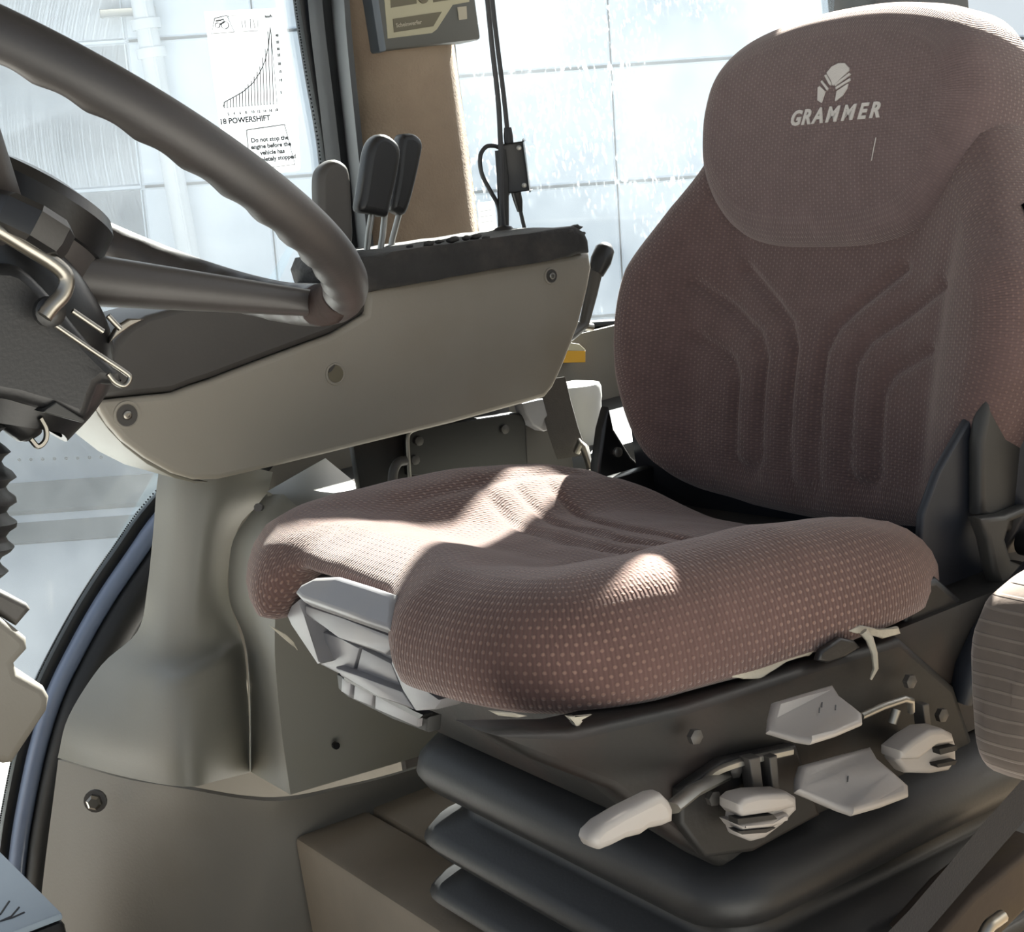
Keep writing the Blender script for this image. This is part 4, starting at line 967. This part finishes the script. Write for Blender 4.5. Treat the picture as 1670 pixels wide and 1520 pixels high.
# ================================================================== small things under and behind the console
struct(box2('wall_console_back', (.275, .463, .20), (.47, .475, .655), m_blackm, None, .003), 'dark backing panel under the console', 'panel')
mp = empty('mounting_plate', at(760, 755, y=.44)); tag(mp, 'black steel plate with rounded corners under the console', 'plate')
plp = slab('plate', [(668, 775), (664, 720), (668, 706), (680, 698), (740, 688), (840, 673), (852, 676), (858, 690), (862, 775)], .44, .452, m_black, mp, .002)
for a, b in ((682, 719), (822, 700), (676, 750)): lathe('plate_bolt', [(.005, 0), (.005, .003), (.003, .004)], at(a, b, y=.44), (0, -1, 0), m_dkgrey, plp, 10)
wl = tube('wire_loop', spline([at(*p, y=.425) for p in ((669, 790), (666, 745), (665, 715), (670, 704), (684, 698))], 4), .0022, m_steel, None, 8); tag(wl, 'thin bent steel wire at the left edge of the black plate', 'wire')
hk = tube('hose_loop', spline([at(*p, y=.41) for p in ((640, 790), (642, 768), (650, 754), (662, 751))], 4), .005, m_dkgrey, None, 10); tag(hk, 'short grey hose bend beside the wire loop', 'hose')
lp = slab('lower_panel', [(856, 668), (905, 655), (925, 700), (940, 780), (940, 800), (860, 800)], .455, .462, m_dkgrey, None, .002); tag(lp, 'dark grey panel between black plate and white drum', 'panel')
qd = slab('lever_quadrant', [(852, 658), (886, 650), (900, 700), (888, 704), (870, 694), (858, 676)], .43, .45, m_insert, None, .002); tag(qd, 'pale grey quarter-round plate hanging below the console end', 'plate')
d0 = at(946, 744, y=.53); d1 = at(938, 632, y=.53)
dr = empty('round_drum', d0); tag(dr, 'white round-topped plastic canister behind the console end', 'canister')
rr = 44*1.85/F; hh = d1.z-d0.z+.004
lathe('drum_body', [(rr*.86, 0), (rr*.9, .003), (rr, hh*.75), (rr*1.04, hh*.8), (rr*1.04, hh*.95), (rr*.98, hh), (rr*.2, hh+.004)], d0, (.06, 0, 1), m_drum, dr, 36)
lathe('drum_band', [(rr*.93, .012), (rr*.95, .013), (rr*.95, .015), (rr*.93, .016)], d0, (.06, 0, 1), m_dkgrey, dr, 36)
yb = empty('yellow_block', at(940, 592, y=.70)); tag(yb, 'small yellow block fixed to the side wall behind the seat', 'block')
slab('block_body', [(918, 592), (925, 572), (955, 572), (955, 591)], .70, .735, m_yellow, yb, .001)
slab('block_top', [(925, 572), (932, 559), (945, 561), (955, 570), (955, 573)], .701, .735, m_label, yb, .001)
sb = empty('seat_belt', at(955, 765, y=.36)); tag(sb, 'grey seat belt strap with metal end fitting between console and seat', 'seat belt')
SBP = [(905, 618, .44), (915, 660, .425), (926, 700, .41), (938, 735, .40), (942, 745, .40)]
bm = bmesh.new(); rows = []
for a, b, c in SBP:
    p = at(a, b, y=c); rows.append([bm.verts.new(p+Vector((dx, dy_, 0))) for dx, dy_ in ((-.018, .012), (.012, -.002), (.013, -.001), (-.017, .014))])
for r, s in zip(rows, rows[1:]):
    for k in range(4): bm.faces.new((r[k], r[(k+1) % 4], s[(k+1) % 4], s[k]))
bm.faces.new(rows[0]); bm.faces.new(list(reversed(rows[-1])))
fin(bm, 'strap', m_strap, sb)
tube('belt_fitting', [at(940, 738, y=.395), at(948, 722, y=.39), at(953, 730, y=.388), at(958, 748, y=.38), at(965, 768, y=.37)], [.004, .006, .005, .004, .005], m_chrome, sb, 8)

# ================================================================== lower right corner
stp = empty('belt_strap', at(1560, 1440, y=-.36)); tag(stp, 'dark blue-black webbing strap crossing the lower right corner', 'strap')
bm = bmesh.new(); rows = []
for a, b, c, wd in ((1440, 1560, -.36, 26), (1500, 1500, -.36, 27), (1560, 1430, -.355, 27), (1620, 1360, -.35, 28), (1700, 1270, -.345, 28)):
    t = Vector((.76, -.65)); rows.append([bm.verts.new(at(a-wd*.6, b-wd*.6, y=c)), bm.verts.new(at(a+wd*.6, b+wd*.6, y=c)), bm.verts.new(at(a+wd*.6, b+wd*.6, y=c+.003)), bm.verts.new(at(a-wd*.6, b-wd*.6, y=c+.003))])
for r, s in zip(rows, rows[1:]):
    for k in range(4): bm.faces.new((r[k], r[(k+1) % 4], s[(k+1) % 4], s[k]))
bm.faces.new(rows[0]); bm.faces.new(list(reversed(rows[-1])))
fin(bm, 'webbing', m_strapdk, stp)
rl = empty('seat_rail', at(1560, 1560, y=-.33)); tag(rl, 'rust-brown steel rail below the strap at the lower right', 'rail')
slab('rail', [(1520, 1540), (1590, 1460), (1700, 1370), (1720, 1440), (1620, 1540), (1560, 1580)], -.34, -.30, m_rust, rl, .004)
wr_ = tube('metal_hook', spline([at(*p, y=-.38) for p in ((1598, 1540), (1612, 1512), (1624, 1502), (1636, 1493))], 4), .0042, m_chrome, None, 8); tag(wr_, 'shiny bent metal hook at the bottom right edge', 'hook')
